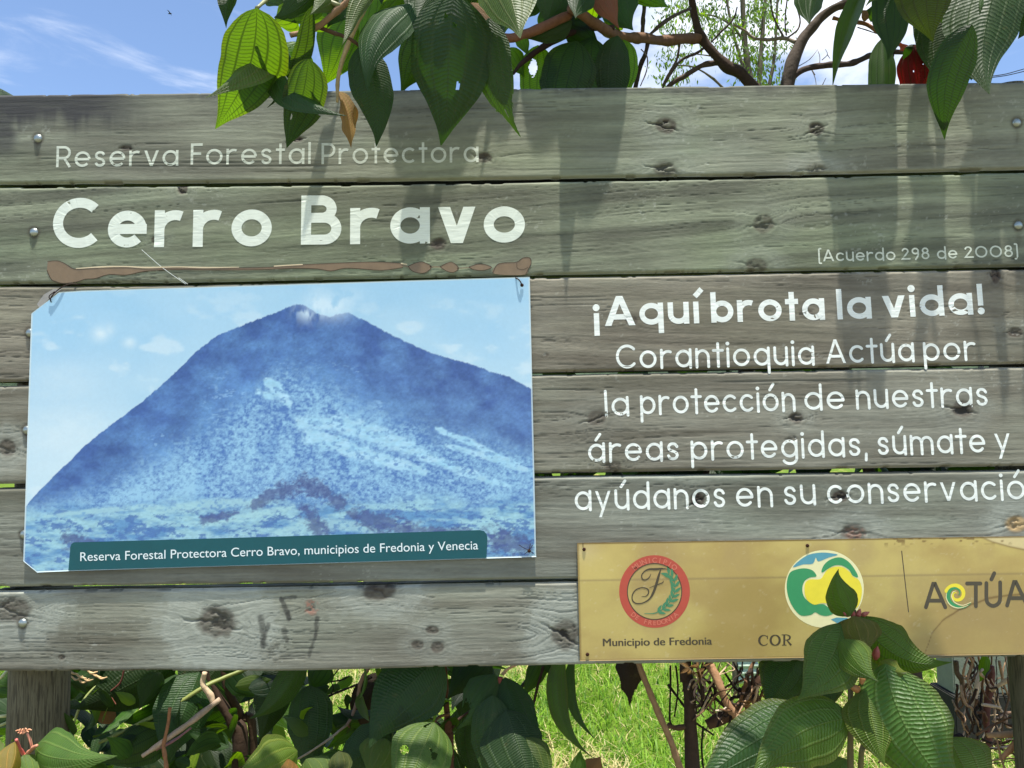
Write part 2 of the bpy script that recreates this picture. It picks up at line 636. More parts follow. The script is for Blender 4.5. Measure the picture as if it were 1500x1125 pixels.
    if ch == '8':
        r1, r2 = .31 - h / 2, .37 - h / 2
        ring(.42, CH - h - r1, r1); ring(.42, h + r2, r2); return .84, L, D
    if ch == '0':
        ring(.60, CH / 2, .60 - h, CH / 2 - h); return 1.20, L, D
    if ch == '(':
        L.append((np.vstack([[(.30, CH + .12)], arc(h + .12, CH, .12, 90, 180, 6), arc(h + .12, -.10, .12, 180, 270, 6), [(.30, -.22)]]), False)); return .30, L, D
    if ch == ')':
        L.append((np.vstack([[(0, CH + .12)], arc(.18 - h, CH, .12, 90, 0, 6), arc(.18 - h, -.10, .12, 0, -90, 6), [(0, -.22)]]), False)); return .30, L, D
    if ch == '!':
        ln((h * 1.2, CH + .04), (h * 1.2, .40)); D.append((h * 1.2, s * .62, s * .66)); return s * 1.3, L, D
    if ch == '¡':
        ln((h * 1.2, -.44), (h * 1.2, .60)); D.append((h * 1.2, 1 - s * .62, s * .66)); return s * 1.3, L, D
    if ch == ',':
        ln((h * 1.2, .10), (h * .9, -.24)); return s * 1.2, L, D
    raise KeyError(ch)


RELIEF = {}


def relief(i, x, z):
    xs, zt, zb, Y = RELIEF[i]
    c = np.interp(x, xs, np.arange(len(xs)))
    k = int(round(c))
    a = (zt[k] - z) / (zt[k] - zb[k])
    if not 0 <= a <= 1:
        return 0.0
    r = a * (Y.shape[0] - 1)
    j = min(int(r), Y.shape[0] - 2)
    return float(Y[j, k] * (1 - r + j) + Y[j + 1, k] * (r - j))


def dense(pts, step):
    """the same line with points no farther apart than step"""
    out = [pts[0]]
    for a, b in zip(pts[:-1], pts[1:]):
        n = max(1, int(math.ceil(np.linalg.norm(b - a) / step)))
        for k in range(1, n + 1):
            out.append(a + (b - a) * k / n)
    return np.array(out)


def strip(pts, wid, closed=False, caps='round'):
    """flat ribbon about a 2D line -> verts2d, faces"""
    pts = np.asarray(pts, float)
    wid = np.broadcast_to(np.asarray(wid, float), (len(pts),)) / 2
    ok = np.r_[True, np.linalg.norm(np.diff(pts, axis=0), axis=1) > 1e-6]
    pts, wid = pts[ok], wid[ok]
    n = len(pts)
    if closed:
        tin = pts - np.roll(pts, 1, 0)
        tout = np.roll(pts, -1, 0) - pts
    else:
        dd = np.diff(pts, axis=0)
        tin = np.vstack([dd[:1], dd])
        tout = np.vstack([dd, dd[-1:]])
    tin /= np.linalg.norm(tin, axis=1, keepdims=True) + 1e-12
    tout /= np.linalg.norm(tout, axis=1, keepdims=True) + 1e-12
    nin = np.stack([-tin[:, 1], tin[:, 0]], 1)
    nout = np.stack([-tout[:, 1], tout[:, 0]], 1)
    mi = nin + nout
    mi /= np.linalg.norm(mi, axis=1, keepdims=True) + 1e-12
    k = 1 / np.clip((mi * nin).sum(1), 0.45, 1)
    off = mi * (wid * k)[:, None]
    v = np.vstack([pts + off, pts - off])
    f = [(i, n + i, n + (i + 1) % n, (i + 1) % n) for i in range(n if closed else n - 1)]
    if caps == 'round' and not closed:
        for e, tg in ((0, -tin[0]), (n - 1, tout[-1])):
            a0 = math.atan2(tg[1], tg[0])
            a = a0 + np.linspace(-math.pi / 2, math.pi / 2, 9)
            r = wid[e]
            b = len(v)
            v = np.vstack([v, pts[e] + r * np.stack([np.cos(a), np.sin(a)], 1)])
            f.append(tuple(range(b, b + 9)))
    return v, f


class Flat:
    """flat marks on the sign's face (plane y = y0, each stroke a hair prouder than the last)"""
    def __init__(self, y0, on=None):
        self.on = on            # index of the plank whose relief the paint follows
        self.y0, self.k, self.v, self.f = y0, 0, [], []

    def add(self, v2, faces):
        b = len(self.v)
        self.k += 1
        y = self.y0 - 0.00002 * (self.k % 5)
        for x, z in v2:
            self.v.append((x, y + (relief(self.on, x, z) if self.on is not None else 0.0), z))
        for q in faces:
            self.f.append(tuple(b + i for i in q))

    def px_poly(self, pts, smooth=0, closed=True):
        pts = np.asarray(pts, float)
        if smooth:
            n = len(pts)
            c = catmull(np.vstack([pts[-2:], pts, pts[:2]]), smooth)
            pts = c[2 * smooth:(2 + n) * smooth]
        w3 = P(pts[:, 0], pts[:, 1], 0)
        self.add(w3[:, [0, 2]], [tuple(range(len(w3)))])

    def px_line(self, pts, wpx, smooth=8, caps='round'):
        pts = np.asarray(pts, float)
        c = catmull(pts, smooth) if smooth else pts
        wv = np.atleast_1d(np.asarray(wpx, float))
        wc = np.interp(np.linspace(0, 1, len(c)), np.linspace(0, 1, len(wv)), wv) * mpp(0)
        w3 = P(c[:, 0], c[:, 1], 0)[:, [0, 2]]
        self.add(*strip(w3, wc, False, caps))

    def word(self, text, x0, yb0, x1, yb1, xh, stroke, caps='round', gap=0.20):
        a = P(x0, yb0, 0)[[0, 2]]
        b = P(x1, yb1, 0)[[0, 2]]
        W = np.linalg.norm(b - a)
        e1 = (b - a) / W
        e2 = np.array((-e1[1], e1[0]))
        k = xh * mpp(0)
        s = stroke / xh
        gl = [glyph(c, s) for c in text]
        tot = sum(g[0] for g in gl) + gap * (len(gl) - 1)
        sx = W / (tot * k)
        x = 0.0
        for wd, lines, dots in gl:
            for pts, closed in lines:
                p = a + ((pts[:, 0] + x) * k * sx)[:, None] * e1 + (pts[:, 1] * k)[:, None] * e2
                if closed == 'poly':
                    n_ = 16
                    t_ = np.linspace(0, 1, n_)[:, None]
                    self.add(np.vstack([p[0] * (1 - t_) + p[3] * t_, p[1] * (1 - t_) + p[2] * t_]), [(j, j + 1, n_ + j + 1, n_ + j) for j in range(n_ - 1)])
                else:
                    self.add(*strip(p if closed else dense(p, .003), stroke * mpp(0), closed, caps))
            for cx, cy, r in dots:
                th = np.linspace(0, 2 * math.pi, 20, endpoint=False)
                c = a + (cx + x) * k * sx * e1 + cy * k * e2
                self.add(c + r * k * np.stack([np.cos(th), np.sin(th)], 1), [tuple(range(20))])
            x += wd + gap

    def build(self, name, mat, parent):
        me = bpy.data.meshes.new(name)
        me.from_pydata(self.v, [], self.f)
        # faces look towards the viewer (-y)
        me.update()
        flip = [p.index for p in me.polygons if p.normal.y > 0]
        if flip:
            import bmesh
            bm = bmesh.new()
            bm.from_mesh(me)
            bm.faces.ensure_lookup_table()
            bmesh.ops.reverse_faces(bm, faces=[bm.faces[i] for i in flip])
            bm.to_mesh(me)
            bm.free()
        return link(name, me, mat, parent)


def font_text(name, body, x0, yb0, x1, yb1, cap_px, y, mat, parent, bold=0.0):
    """a line set in the built-in sans, laid on the plane y"""
    cu = bpy.data.curves.new(name, 'FONT')
    cu.body = body
    cu.size = 1.0
    cu.offset = bold
    ob = bpy.data.objects.new(name, cu)
    COL.objects.link(ob)
    dg = bpy.context.evaluated_depsgraph_get()
    me = bpy.data.meshes.new_from_object(ob.evaluated_get(dg))
    bpy.data.objects.remove(ob)
    bpy.data.curves.remove(cu)
    co = np.zeros(len(me.vertices) * 3, np.float32)
    me.vertices.foreach_get('co', co)
    co = co.reshape(-1, 3)
    a, b = P(x0, yb0, 0)[[0, 2]], P(x1, yb1, 0)[[0, 2]]
    W = np.linalg.norm(b - a)
    e1 = (b - a) / W
    e2 = np.array((-e1[1], e1[0]))
    lo, hi_ = co[:, 0].min(), co[:, 0].max()
    sx = W / (hi_ - lo)
    capn = 0.729
    sy = cap_px * mpp(0) / capn
    p = a + ((co[:, 0] - lo) * sx)[:, None] * e1 + (co[:, 1] * sy)[:, None] * e2
    out = np.stack([p[:, 0], np.full(len(p), y), p[:, 1]], 1).astype(np.float32)
    me.vertices.foreach_set('co', out.ravel())
    me.update()
    me.materials.clear()
    return link(name, me, mat, parent)


# =================================================================== THE SIGN
TH = 0.034                     # plank thickness
XL, XR = -13.0, 1622.0         # the sign's ends, photo pixels
sign = empty("wooden_sign", (0, 0, 0))
tag(sign, "weathered grey wooden sign of six horizontal planks lettered in white paint", "sign")

# upper and lower edge of every plank (photo pixels; x, y)
EDGE = [
    ([(0, 138), (750, 128), (1100, 123.6), (1500, 118.6)], [(0, 269), (500, 265.5), (750, 262), (1150, 255.5), (1500, 247.5)]),
    ([(0, 273), (500, 270), (750, 266.5), (1150, 259.5), (1500, 251.5)], [(0, 415.5), (250, 413.5), (830, 402), (1200, 395.5), (1500, 390)]),
    ([(0, 419.5), (250, 417.5), (830, 405.5), (1200, 398.5), (1500, 393)], [(0, 559.5), (830, 544.5), (1200, 538.5), (1500, 532.5)]),
    ([(0, 565), (830, 548.5), (1200, 542.5), (1500, 537.5)], [(0, 709.5), (830, 692.0), (1200, 687.5), (1500, 682.5)]),
    ([(0, 715.5), (830, 698), (1200, 693.5), (1500, 689)], [(0, 860.5), (400, 855.0), (850, 848), (1500, 838)]),
    ([(0, 866), (400, 860.5), (850, 852.5), (1500, 842)], [(0, 984.5), (400, 984), (850, 974.5), (1160, 970), (1500, 962.5)]),
]
# knots: x, y, radius x, radius y, how dark (0..1), crack (1 = black split), pale halo
KN = [
    [(185, 217, 10, 5, .75, .8, 0), (434, 204, 13, 5, .8, .9, 0), (708, 231, 15, 9, .8, .4, 0), (975, 184, 19, 14, .75, 1, .2), (975, 247, 22, 13, .45, .7, .2),
     (1197, 188, 15, 12, .7, .9, .1), (1195, 247, 20, 10, .3, .5, .3)],
    [(267, 277, 9, 9, 1, 1, .1), (230, 352, 10, 8, .75, .2, .1), (642, 357, 15, 11, .75, .4, 0), (1118, 328, 19, 17, .55, .5, .1), (1108, 389, 19, 13, .6, .3, .2)],
    [(925, 470, 12, 9, .35, .2, 0), (1180, 460, 13, 9, .4, .3, 0), (1459, 402, 9, 15, .85, .8, 0), (1487, 487, 13, 9, .65, .4, .1), (800, 520, 5, 3, .5, 0, 0)],
    [(10, 657, 15, 15, .65, .4, .5), (874, 612, 17, 13, .6, .8, .1), (1166, 612, 13, 10, .65, .8, .2), (1410, 599, 19, 15, .65, .9, .2), (898, 683, 16, 10, .5, .4, 0), (1160, 642, 9, 6, .4, .3, 0)],
    [(1022, 732, 14, 13, .9, 1, .1), (1230, 728, 14, 11, .9, 1, .1), (1250, 779, 23, 14, .55, .5, .4), (1489, 768, 18, 16, .2, .5, .5), (640, 835, 6, 3, .3, 0, 0)],
    [(16, 892, 34, 22, .6, .5, .7), (318, 911, 34, 28, .65, .6, 1), (555, 866, 28, 17, .7, .4, .7), (828, 930, 24, 26, .55, .9, .8),
     (633, 923, 12, 7, .7, .2, .3), (612, 945, 11, 8, .65, .1, .2), (641, 948, 12, 10, .7, .1, .2), (90, 963, 7, 5, .7, .3, .1), (455, 890, 9, 10, .4, .2, 0)],
]
#        green-grey tone, brown-grey tone (sRGB), share, streak slope
TONE = [((150, 158, 144), (112, 116, 106), .55, .030), ((138, 148, 130), (96, 101, 90), .50, .070), ((146, 146, 134), (108, 106, 96), .5, -.02),
        ((148, 152, 142), (112, 112, 102), .5, .02), ((142, 150, 142), (104, 106, 98), .5, -.01), ((150, 156, 150), (112, 113, 106), .5, .01)]


def edge_at(poly, x):
    xs, ys = np.array(poly, float).T
    y = np.interp(x, xs, ys)
    sl0 = (ys[1] - ys[0]) / (xs[1] - xs[0])
    sl1 = (ys[-1] - ys[-2]) / (xs[-1] - xs[-2])
    y = np.where(x < xs[0], ys[0] + (x - xs[0]) * sl0, y)
    return np.where(x > xs[-1], ys[-1] + (x - xs[-1]) * sl1, y)


def plank(i):
    nx, nz = 1100, 92
    cols = np.linspace(XL, XR, nx)
    top, bot = edge_at(EDGE[i][0], cols), edge_at(EDGE[i][1], cols)
    wv = 0.5 * (2 * fbm(cols / 160.0, 0 * cols + i, 90 + i, 3) - 1)
    PT, PB = P(cols, top + wv, 0), P(cols, bot + wv[::-1], 0)
    s = np.linspace(0, 1, nz)[:, None]
    X = np.broadcast_to(PT[:, 0], (nz, nx)) * (1 - s) + PB[:, 0] * s
    Z = PT[:, 2] * (1 - s) + PB[:, 2] * s
    px = np.broadcast_to(cols, (nz, nx))
    py = (top * (1 - s) + bot * s)
    sd = 100 + 13 * i
    ca, cb, share, slope = TONE[i]
    # grain field: bent round the knots so that its level lines close into rings
    g = (py - 560.0) + slope * (px - 700) + 20 * (fbm(px / 520.0, py / 200.0, sd, 3) - .5) + 3.2 * (fbm(px / 150.0, py / 40.0, sd + 1, 3) - .5)
    knot = np.zeros_like(g)
    crack = np.zeros_like(g)
    halo = np.zeros_like(g)
    ringf = np.zeros_like(g)
    for (kx, ky, rx, ry, dk, ck, hl) in KN[i]:
        rx, ry, dk = rx * .86, ry * .86, dk * .9
        ex = 1 + .22 * (vnoise(px / 9.0, py / 9.0, sd + 5) - .5)
        dx, dy = (px - kx) / (rx * ex), (py - ky) / (ry * ex)
        d = np.sqrt(dx * dx + dy * dy)
        g = g + np.sign(py - ky + .01) * ry * 1.1 * np.exp(-(dx / 2.2) ** 2) * np.exp(-np.abs(dy) / 1.5)
        inside = 1 - sm(.75, 1.15, d)
        knot = np.maximum(knot, dk * inside * (.72 + .5 * vnoise(px / 5., py / 4., sd + 6)))
        rr = (.5 + .5 * np.sin(d * 9 + 2.2 * vnoise(px / 7, py / 7, sd + 9))) * np.exp(-(d / 1.9) ** 2)
        ringf = np.maximum(ringf, rr * (.28 + .34 * dk))
        if ck:
            blob = fbm(px / (rx * .8) + kx, py / (ry * .5) + ky, sd + 7, 4, .6)
            th_ = (kx * 13 % 7) * .18 - .5
            lx, ly = dx * math.cos(th_) + dy * math.sin(th_), dy * math.cos(th_) - dx * math.sin(th_)
            wig = .30 * (fbm(lx * 1.6 + kx, ly * 0 + 3, sd + 17, 3) - .5)
            crk = sm(.52, .62, blob) * (1 - sm(.45, .95, d)) + (1 - sm(.03, .13, np.abs(ly - .15 + wig * 2))) * (1 - sm(.6, 2.0, np.abs(lx + .2))) * .9
            crack = np.maximum(crack, np.clip(crk, 0, 1) * ck)
        if hl:
            halo = np.maximum(halo, hl * np.exp(-((d - 1.9) / 1.1) ** 2))
    fine = fbm(px / 70.0, g / 1.5, sd + 2, 4, .62)
    coarse = fbm(px / 150.0, g / 6.5, sd + 3, 4, .55)
    band = fbm(px / 330.0, g / 17.0, sd + 4, 3, .5)
    patch = fbm(px / 150.0, py / 80.0, sd + 8, 4, .55)
    tone = np.clip(share + 1.5 * (band - .5) + 1.0 * (patch - .5), 0, 1)
    c = lerp(lin3(ca), lin3(cb), tone)
    k = .74 + .30 * coarse + .34 * (fine - .5) + .18 * (fbm(px / 9.0, py / 3.0, sd + 21, 3, .6) - .5)
    streak = sm(.60, .82, fbm(px / 210.0, g / 2.6, sd + 11, 4, .6)) * sm(.42, .7, fbm(px / 260.0, py / 60.0, sd + 12, 2))
    k = k * (1 - .34 * streak)
    c = c * k[..., None] * np.array((1.06, .995, .90) if i < 2 else (1.07, .99, .91) if i < 5 else (.98, .90, .78))
    chk = sm(.66, .80, fbm(px / 420.0, g / 1.0, sd + 31, 3, .5)) * sm(.45, .62, fbm(px / 200.0, py / 50.0, sd + 32, 2))
    c = c * (1 - .40 * chk)[..., None]
    green = sm(.45, .75, fbm(px / 220.0, py / 90.0, sd + 13, 3))
    c = lerp(c, c * np.array((.93, 1.02, .88)), green * (.55 if i < 2 else .25))
    blue = sm(.50, .78, fbm(px / 260.0, py / 70.0, sd + 14, 3))
    c = lerp(c, c * np.array((.96, 1.01, 1.04)), blue * .5)
    if i == 0:   # black weathering along the top edge, heaviest at the left end
        drop = (py - np.broadcast_to(top, py.shape))
        w1 = (1 - sm(4, 40, drop - 40 * fbm(px / 22.0, py * 0 + 1, 55, 4, .6))) * (1 - sm(120, 270, px))
        w1 = np.maximum(w1, (1 - sm(8, 26, px - 12 * fbm(px * 0, py / 20., 57, 3))) * .8 * (1 - sm(60, 110, drop)))
        w2 = (1 - sm(0, 15, drop - 14 * fbm(px / 20.0, py * 0 + 2, 56, 3) + 5)) * .55
        c = lerp(c, lin3((58, 58, 60)) * np.ones_like(c), np.clip(np.maximum(w1, w2) * (.72 + .5 * fine), 0, .95))
    halo *= .75 + .5 * fine
    c = lerp(c, lin3((172, 177, 166)) * np.ones_like(c) * (.7 + .5 * fine)[..., None], np.clip(halo, 0, .62))
    c = c * (1 - .42 * ringf)[..., None]
    kd = lin3((70, 58, 50)) * np.ones_like(c)
    c = lerp(c, kd * (.6 + .6 * coarse)[..., None], np.clip(knot, 0, .88))
    if i == 4:
        d = np.hypot((px - 1489) / 18, (py - 768) / 13)
        c = lerp(c, lin3((190, 160, 112)) * np.ones_like(c), (1 - sm(.6, 1.1, d)) * .8)
        d = np.hypot((px - 1252) / 19, (py - 781) / 11)
        c = lerp(c, lin3((146, 112, 96)) * np.ones_like(c), (1 - sm(.6, 1.1, d)) * .6 * sm(.3, .6, vnoise(px / 4, py / 4, 3)))
    for bx, by, bi in [(55.5, 202.5, 0), (49.5, 340, 1), (44, 487.5, 2), (39.5, 630, 3), (35.5, 783, 4), (33, 913, 5), (1489.5, 179.5, 0), (1492, 330, 1)]:
        if bi == i:
            run = np.exp(-((px - bx - .8 * np.sin(py / 6.)) / 4.2) ** 2) * sm(-2, 6, py - by) * (1 - sm(16, 46, py - by)) * (.5 + .8 * vnoise(px / 2.5, py / 9., sd + 40))
            rg = np.exp(-((np.hypot(px - bx, py - by) - 7.5) / 2.2) ** 2)
            c = lerp(c, lin3((62, 52, 42)) * np.ones_like(c), np.clip(.40 * run + .55 * rg, 0, .8))
    if i == 5:   # dark smears, a patch of rusty lichen
        for (ax, ay, bx, by, wd, dk) in [(382, 905, 387, 945, 5, .8), (392, 915, 384, 946, 4, .8), (413, 878, 424, 905, 4, .9), (421, 898, 424, 907, 3, .9), (416, 922, 420, 940, 4, .7),
                                         (465, 905, 462, 930, 3, .9), (462, 930, 453, 960, 3, .8), (412, 878, 432, 874, 3, .8), (395, 952, 416, 938, 2.5, .4)]:
            t = np.clip(((px - ax) * (bx - ax) + (py - ay) * (by - ay)) / ((bx - ax) ** 2 + (by - ay) ** 2), 0, 1)
            d = np.hypot(px - ax - t * (bx - ax), py - ay - t * (by - ay)) + 3 * (vnoise(px / 3., py / 5., 7) - .5)
            c = lerp(c, lin3((62, 62, 58)) * np.ones_like(c), (1 - sm(wd * .4, wd * 1.3, d)) * dk * .8)
        d = np.hypot((px - 456) / 12, (py - 890) / 13)
        c = lerp(c, lin3((150, 112, 96)) * np.ones_like(c), (1 - sm(.5, 1.2, d)) * sm(.45, .6, vnoise(px / 3, py / 3, 9)) * .9)
    # splashes of lime and bird droppings
    sp = sm(.70, .78, fbm(px / 7.0, py / 5.0, sd + 15, 3, .6)) * sm(.62, .8, vnoise(px / 60.0, py / 40.0, sd + 16))
    c = lerp(c, lin3((208, 212, 200)) * np.ones_like(c), sp * .16)
    c = lerp(c, lin3((26, 24, 22)) * np.ones_like(c), crack * .95)
    # relief
    Y = .0007 * (.5 - fine) + .0004 * (.5 - coarse) + .0004 * streak + .0006 * chk + .0035 * crack + .0010 * knot * (1 - crack) - .0006 * ringf
    Y = np.clip(Y + .0003, 0, .007)
    hh = np.abs(PT[:, 2] - PB[:, 2])[None]
    de = np.minimum(s * hh, (1 - s) * hh)
    RELIEF[i] = (PT[:, 0].copy(), PT[:, 2].copy(), PB[:, 2].copy(), np.clip(Y, 0, .0012))
    rnd = .0045 * (1 + .6 * vnoise(px / 30., py * 0 + i, sd + 20))
    Y = Y + rnd * np.clip(1 - de / .0050, 0, 1) ** 2
    nick = sm(.66, .74, fbm(px / 22.0, (s > .5) * 3.0 + 0 * px, sd + 41, 3, .6))
    Y = Y + .006 * nick * np.clip(1 - de / .0045, 0, 1)
    c = c * (1 - .35 * nick * np.clip(1 - de / .0050, 0, 1))[..., None]
    V = np.stack([X, Y, Z], -1).reshape(-1, 3)
    q = [grid_quads(nz, nx)[:, ::-1]]
    col = [c.reshape(-1, 3)]
    verts = [V]
    n = nx * nz
    # edges and back
    idx = np.arange(n).reshape(nz, nx)
    for ring, rev in ((idx[0], True), (idx[-1], False), (idx[:, 0], False), (idx[:, -1], True)):
        bk = V[ring].copy()
        bk[:, 1] = TH
        b = np.arange(len(ring)) + n
        n += len(ring)
        verts.append(bk)
        col.append(c.reshape(-1, 3)[ring] * .9)
        qq = np.stack([ring[:-1], ring[1:], b[1:], b[:-1]], 1)
        q.append(qq[:, ::-1] if rev else qq)
    cor = V[[idx[0, 0], idx[0, -1], idx[-1, -1], idx[-1, 0]]].copy()
    cor[:, 1] = TH
    verts.append(cor)
    col.append(np.tile(lin3(cb), (4, 1)))
    q.append(np.array([[n, n + 1, n + 2, n + 3]]))
    me = np_mesh("plank", np.vstack(verts), np.vstack(q), None, None, np.vstack(col))
    return link("plank", me, M_WOOD, sign, True)


PLANK = [plank(i) for i in range(6)]
for o, lb in zip(PLANK, ("top plank stained black along its upper edge", "greenish second plank with slanting dark grain", "third plank with grey brown grain", "fourth plank with small round knots",
                         "fifth plank partly covered by the picture", "bottom plank with big pale-ringed knots")):
    o['label'] = lb

# lettering: every line belongs to the plank it is painted on
YL = -0.00017
ft = Flat(YL, 0)
for a in [("Reserva", 82, 245, 261, 242.5, 24, 3.8), ("Forestal", 279, 241, 455, 240, 24, 3.8), ("Protectora", 471, 240.5, 701, 237.5, 24, 3.8)]:
    ft.word(*a, caps='butt', gap=.24)
ft.build("lettering", M_PAINT_FAINT, PLANK[0])
ft = Flat(YL - .00012, 1)
ft.word("Cerro", 76, 363.5, 398, 360.5, 56, 15.0, caps='butt', gap=.19)
ft.word("Bravo", 440, 358.5, 770, 355, 55, 15.0, caps='butt', gap=.19)
ft.build("lettering", M_PAINT_BOLD, PLANK[1])
ft = Flat(YL, 1)
for a in [("(Acuerdo", 1199, 383, 1312, 381, 13, 2.4), ("298", 1321, 380.5, 1362, 379.5, 13, 2.4), ("de", 1373, 379.5, 1403, 378.5, 13, 2.4), ("2008)", 1413, 378, 1492, 376, 13, 2.4)]:
    ft.word(*a, gap=.20)
ft.build("lettering", M_PAINT_FAINT, PLANK[1])
ft = Flat(YL, 2)
for a in [("¡Aquí", 869, 478, 1025, 473.5, 32.5, 7.9), ("brota", 1042, 472.5, 1209, 468.5, 32.5, 7.9), ("la", 1226.5, 468, 1278, 466.5, 32.5, 7.9), ("vida!", 1294, 465.5, 1444, 460, 32.5, 7.9)]:
    ft.word(*a, caps='butt', gap=.16)
ft.build("lettering", M_PAINT, PLANK[2])
ft = Flat(YL, 2)
for a in [("Corantioquia", 903, 540, 1193.5, 534, 26, 4.1), ("Actúa", 1210.5, 532.5, 1340, 529, 26, 4.1), ("por", 1353.6, 529, 1430, 526.5, 26, 4.1)]:
    ft.word(*a, gap=.24)
ft.build("lettering", M_PAINT, PLANK[2])
ft = Flat(YL, 3)
for a in [("la", 886.5, 609.5, 922, 608, 26, 4.1), ("protección", 938.5, 607, 1165.5, 601.5, 26, 4.1), ("de", 1179, 600.5, 1238, 599, 26, 4.1), ("nuestras", 1254.6, 598.5, 1447.7, 594, 26, 4.1)]:
    ft.word(*a, gap=.24)
ft.build("lettering", M_PAINT, PLANK[3])
ft = Flat(YL, 3)
for a in [("áreas", 862, 676.5, 995, 674, 26, 4.1), ("protegidas,", 1012.6, 673.5, 1271.4, 667.5, 26, 4.1), ("súmate", 1286.3, 666.5, 1444, 662.5, 26, 4.1), ("y", 1458, 661.5, 1480.6, 661, 26, 4.1)]:
    ft.word(*a, gap=.24)
ft.build("lettering", M_PAINT, PLANK[3])
ft = Flat(YL, 4)
for a in [("ayúdanos", 842.5, 747.5, 1063, 743, 27, 4.1), ("en", 1079, 742.5, 1132.6, 741, 27, 4.1), ("su", 1149, 740, 1195.6, 738.5, 27, 4.1), ("conservación", 1212.4, 738, 1530, 730.5, 27, 4.1)]:
    ft.word(*a, gap=.24)
ft.build("lettering", M_PAINT, PLANK[4])

# brown glue left where a strip of film came off
ft = Flat(-0.0003)
up = [(70, 383), (84, 382), (95, 386), (108, 394), (122, 394), (150, 392), (185, 391.5), (215, 393), (260, 391.5), (300, 393), (350, 392.5), (395, 391.5), (440, 388), (480, 386), (530, 384), (560, 384), (590, 386)]
lo = [(590, 392), (560, 396), (530, 394), (505, 393), (485, 397), (465, 394), (430, 393), (395, 394.5), (350, 395.5), (300, 395.5), (260, 395), (215, 397), (185, 403), (160, 402), (140, 408), (125, 409), (112, 413), (92, 415), (76, 410), (69, 396)]
ft.px_poly(up + lo)
ft.px_poly([(598, 390), (610, 385), (620, 384), (632, 391), (624, 399), (614, 400), (604, 397)], 5)
ft.px_poly([(645, 391), (656, 385), (664, 385), (672, 393), (664, 399), (654, 397)], 5)
ft.px_poly([(687, 391), (700, 387), (712, 388), (720, 392), (708, 396), (694, 395)], 5)
ft.px_poly([(722, 400), (728, 388), (740, 385), (757, 384), (766, 378), (776, 378), (778, 386), (774, 394), (770, 402), (745, 403)], 4)
ft.px_line([(590, 389), (598, 391), (606, 392)], 1.6)
ft.px_line([(630, 391), (638, 391), (646, 391)], 1.4)
ft.px_line([(670, 393), (680, 392.5), (689, 392)], 1.2)
ft.build("glue_stain", simple_mat('brown_glue', lin(128, 108, 82), 0.34, 0.4, var=0.3, scale=45, bmp=0.3), PLANK[1])
ft = Flat(-0.0005)
ft.px_line(up, .8, 3)
ft.px_line(lo, 1.0, 3)
ft.px_line([(598, 390), (610, 385), (620, 384), (632, 391), (624, 399), (614, 400), (604, 397), (598, 390)], .8, 4)
ft.px_line([(645, 391), (656, 385), (664, 385), (672, 393), (664, 399), (654, 397), (645, 391)], .8, 4)
ft.px_line([(687, 391), (700, 387), (712, 388), (720, 392), (708, 396), (694, 395), (687, 391)], .8, 4)
ft.px_line([(722, 400), (728, 388), (740, 385), (757, 384), (766, 378), (776, 378), (778, 386), (774, 394), (770, 402)], .9, 4)
ft.px_line([(757, 386), (758, 393), (766, 395), (773, 392)], .8, 4)
ft.build("glue_edge", simple_mat('dark_glue_edge', lin(72, 58, 44), 0.5, 0.3), PLANK[1])
ft = Flat(-0.0007)
ft.px_line([(112, 393.5), (150, 391), (185, 390.5), (215, 392), (260, 391), (300, 392), (350, 391.5)], [1.2, 2.2, 1.8, 2.4, 1.4, 2.2, 1.0], 6)
ft.px_line([(402, 390), (425, 388.5), (443, 387.5)], 1.6, 6)
ft.px_line([(588, 386), (596, 387.5)], 1.6, 6)
ft.build("glue_rim", simple_mat('dried_glue_rim', lin(214, 196, 160), 0.4, 0.4), PLANK[1])
ft = Flat(-0.0006)
ft.px_line([(208, 366), (238, 392), (272, 416)], .7, 4)
ft.px_line([(262, 407), (275, 416)], .7, 4)
ft.build("scratch", M_PAINT, PLANK[1])


# carriage bolts
def bolt(px, py, r_px, i):
    r = r_px * mpp(0)
    b = Bag()
    prof = [(1.0, 0.0), (1.0, .12), (.93, .26), (.80, .42), (.55, .58), (.28, .66), (0.06, .68)]
    n = 24
    c = P(px, py, 0)
    th = np.linspace(0, 2 * math.pi, n, endpoint=False)
    v = np.array([(c[0] + r * a * math.cos(t), .0015 - r * h, c[2] + r * a * math.sin(t)) for a, h in prof for t in th])
    q = []
    for k in range(len(prof) - 1):
        for j in range(n):
            q.append((k * n + j, k * n + (j + 1) % n, (k + 1) * n + (j + 1) % n, (k + 1) * n + j))
    b.add(v, q)
    th2 = th[::-1]
    b.t.append(np.array([(len(prof) * n, (len(prof) - 1) * n + j, (len(prof) - 1) * n + (j + 1) % n) for j in range(n)]))
    b.v.append(np.array([(c[0], .0015 - r * .685, c[2])]))
    b.uv.append(np.zeros((1, 2)))
    b.c.append(np.ones((1, 3)))
    b.n += 1
    b.build("bolt_head", M_BOLT, PLANK[i])


for px, py, i in [(55.5, 202.5, 0), (49.5, 340, 1), (44, 487.5, 2), (39.5, 630, 3), (35.5, 783, 4), (33, 913, 5), (1489.5, 179.5, 0), (1492, 330, 1), (1512, 470, 2), (1515, 612, 3), (1515, 752, 4)]:
    bolt(px, py, 6.6, i)

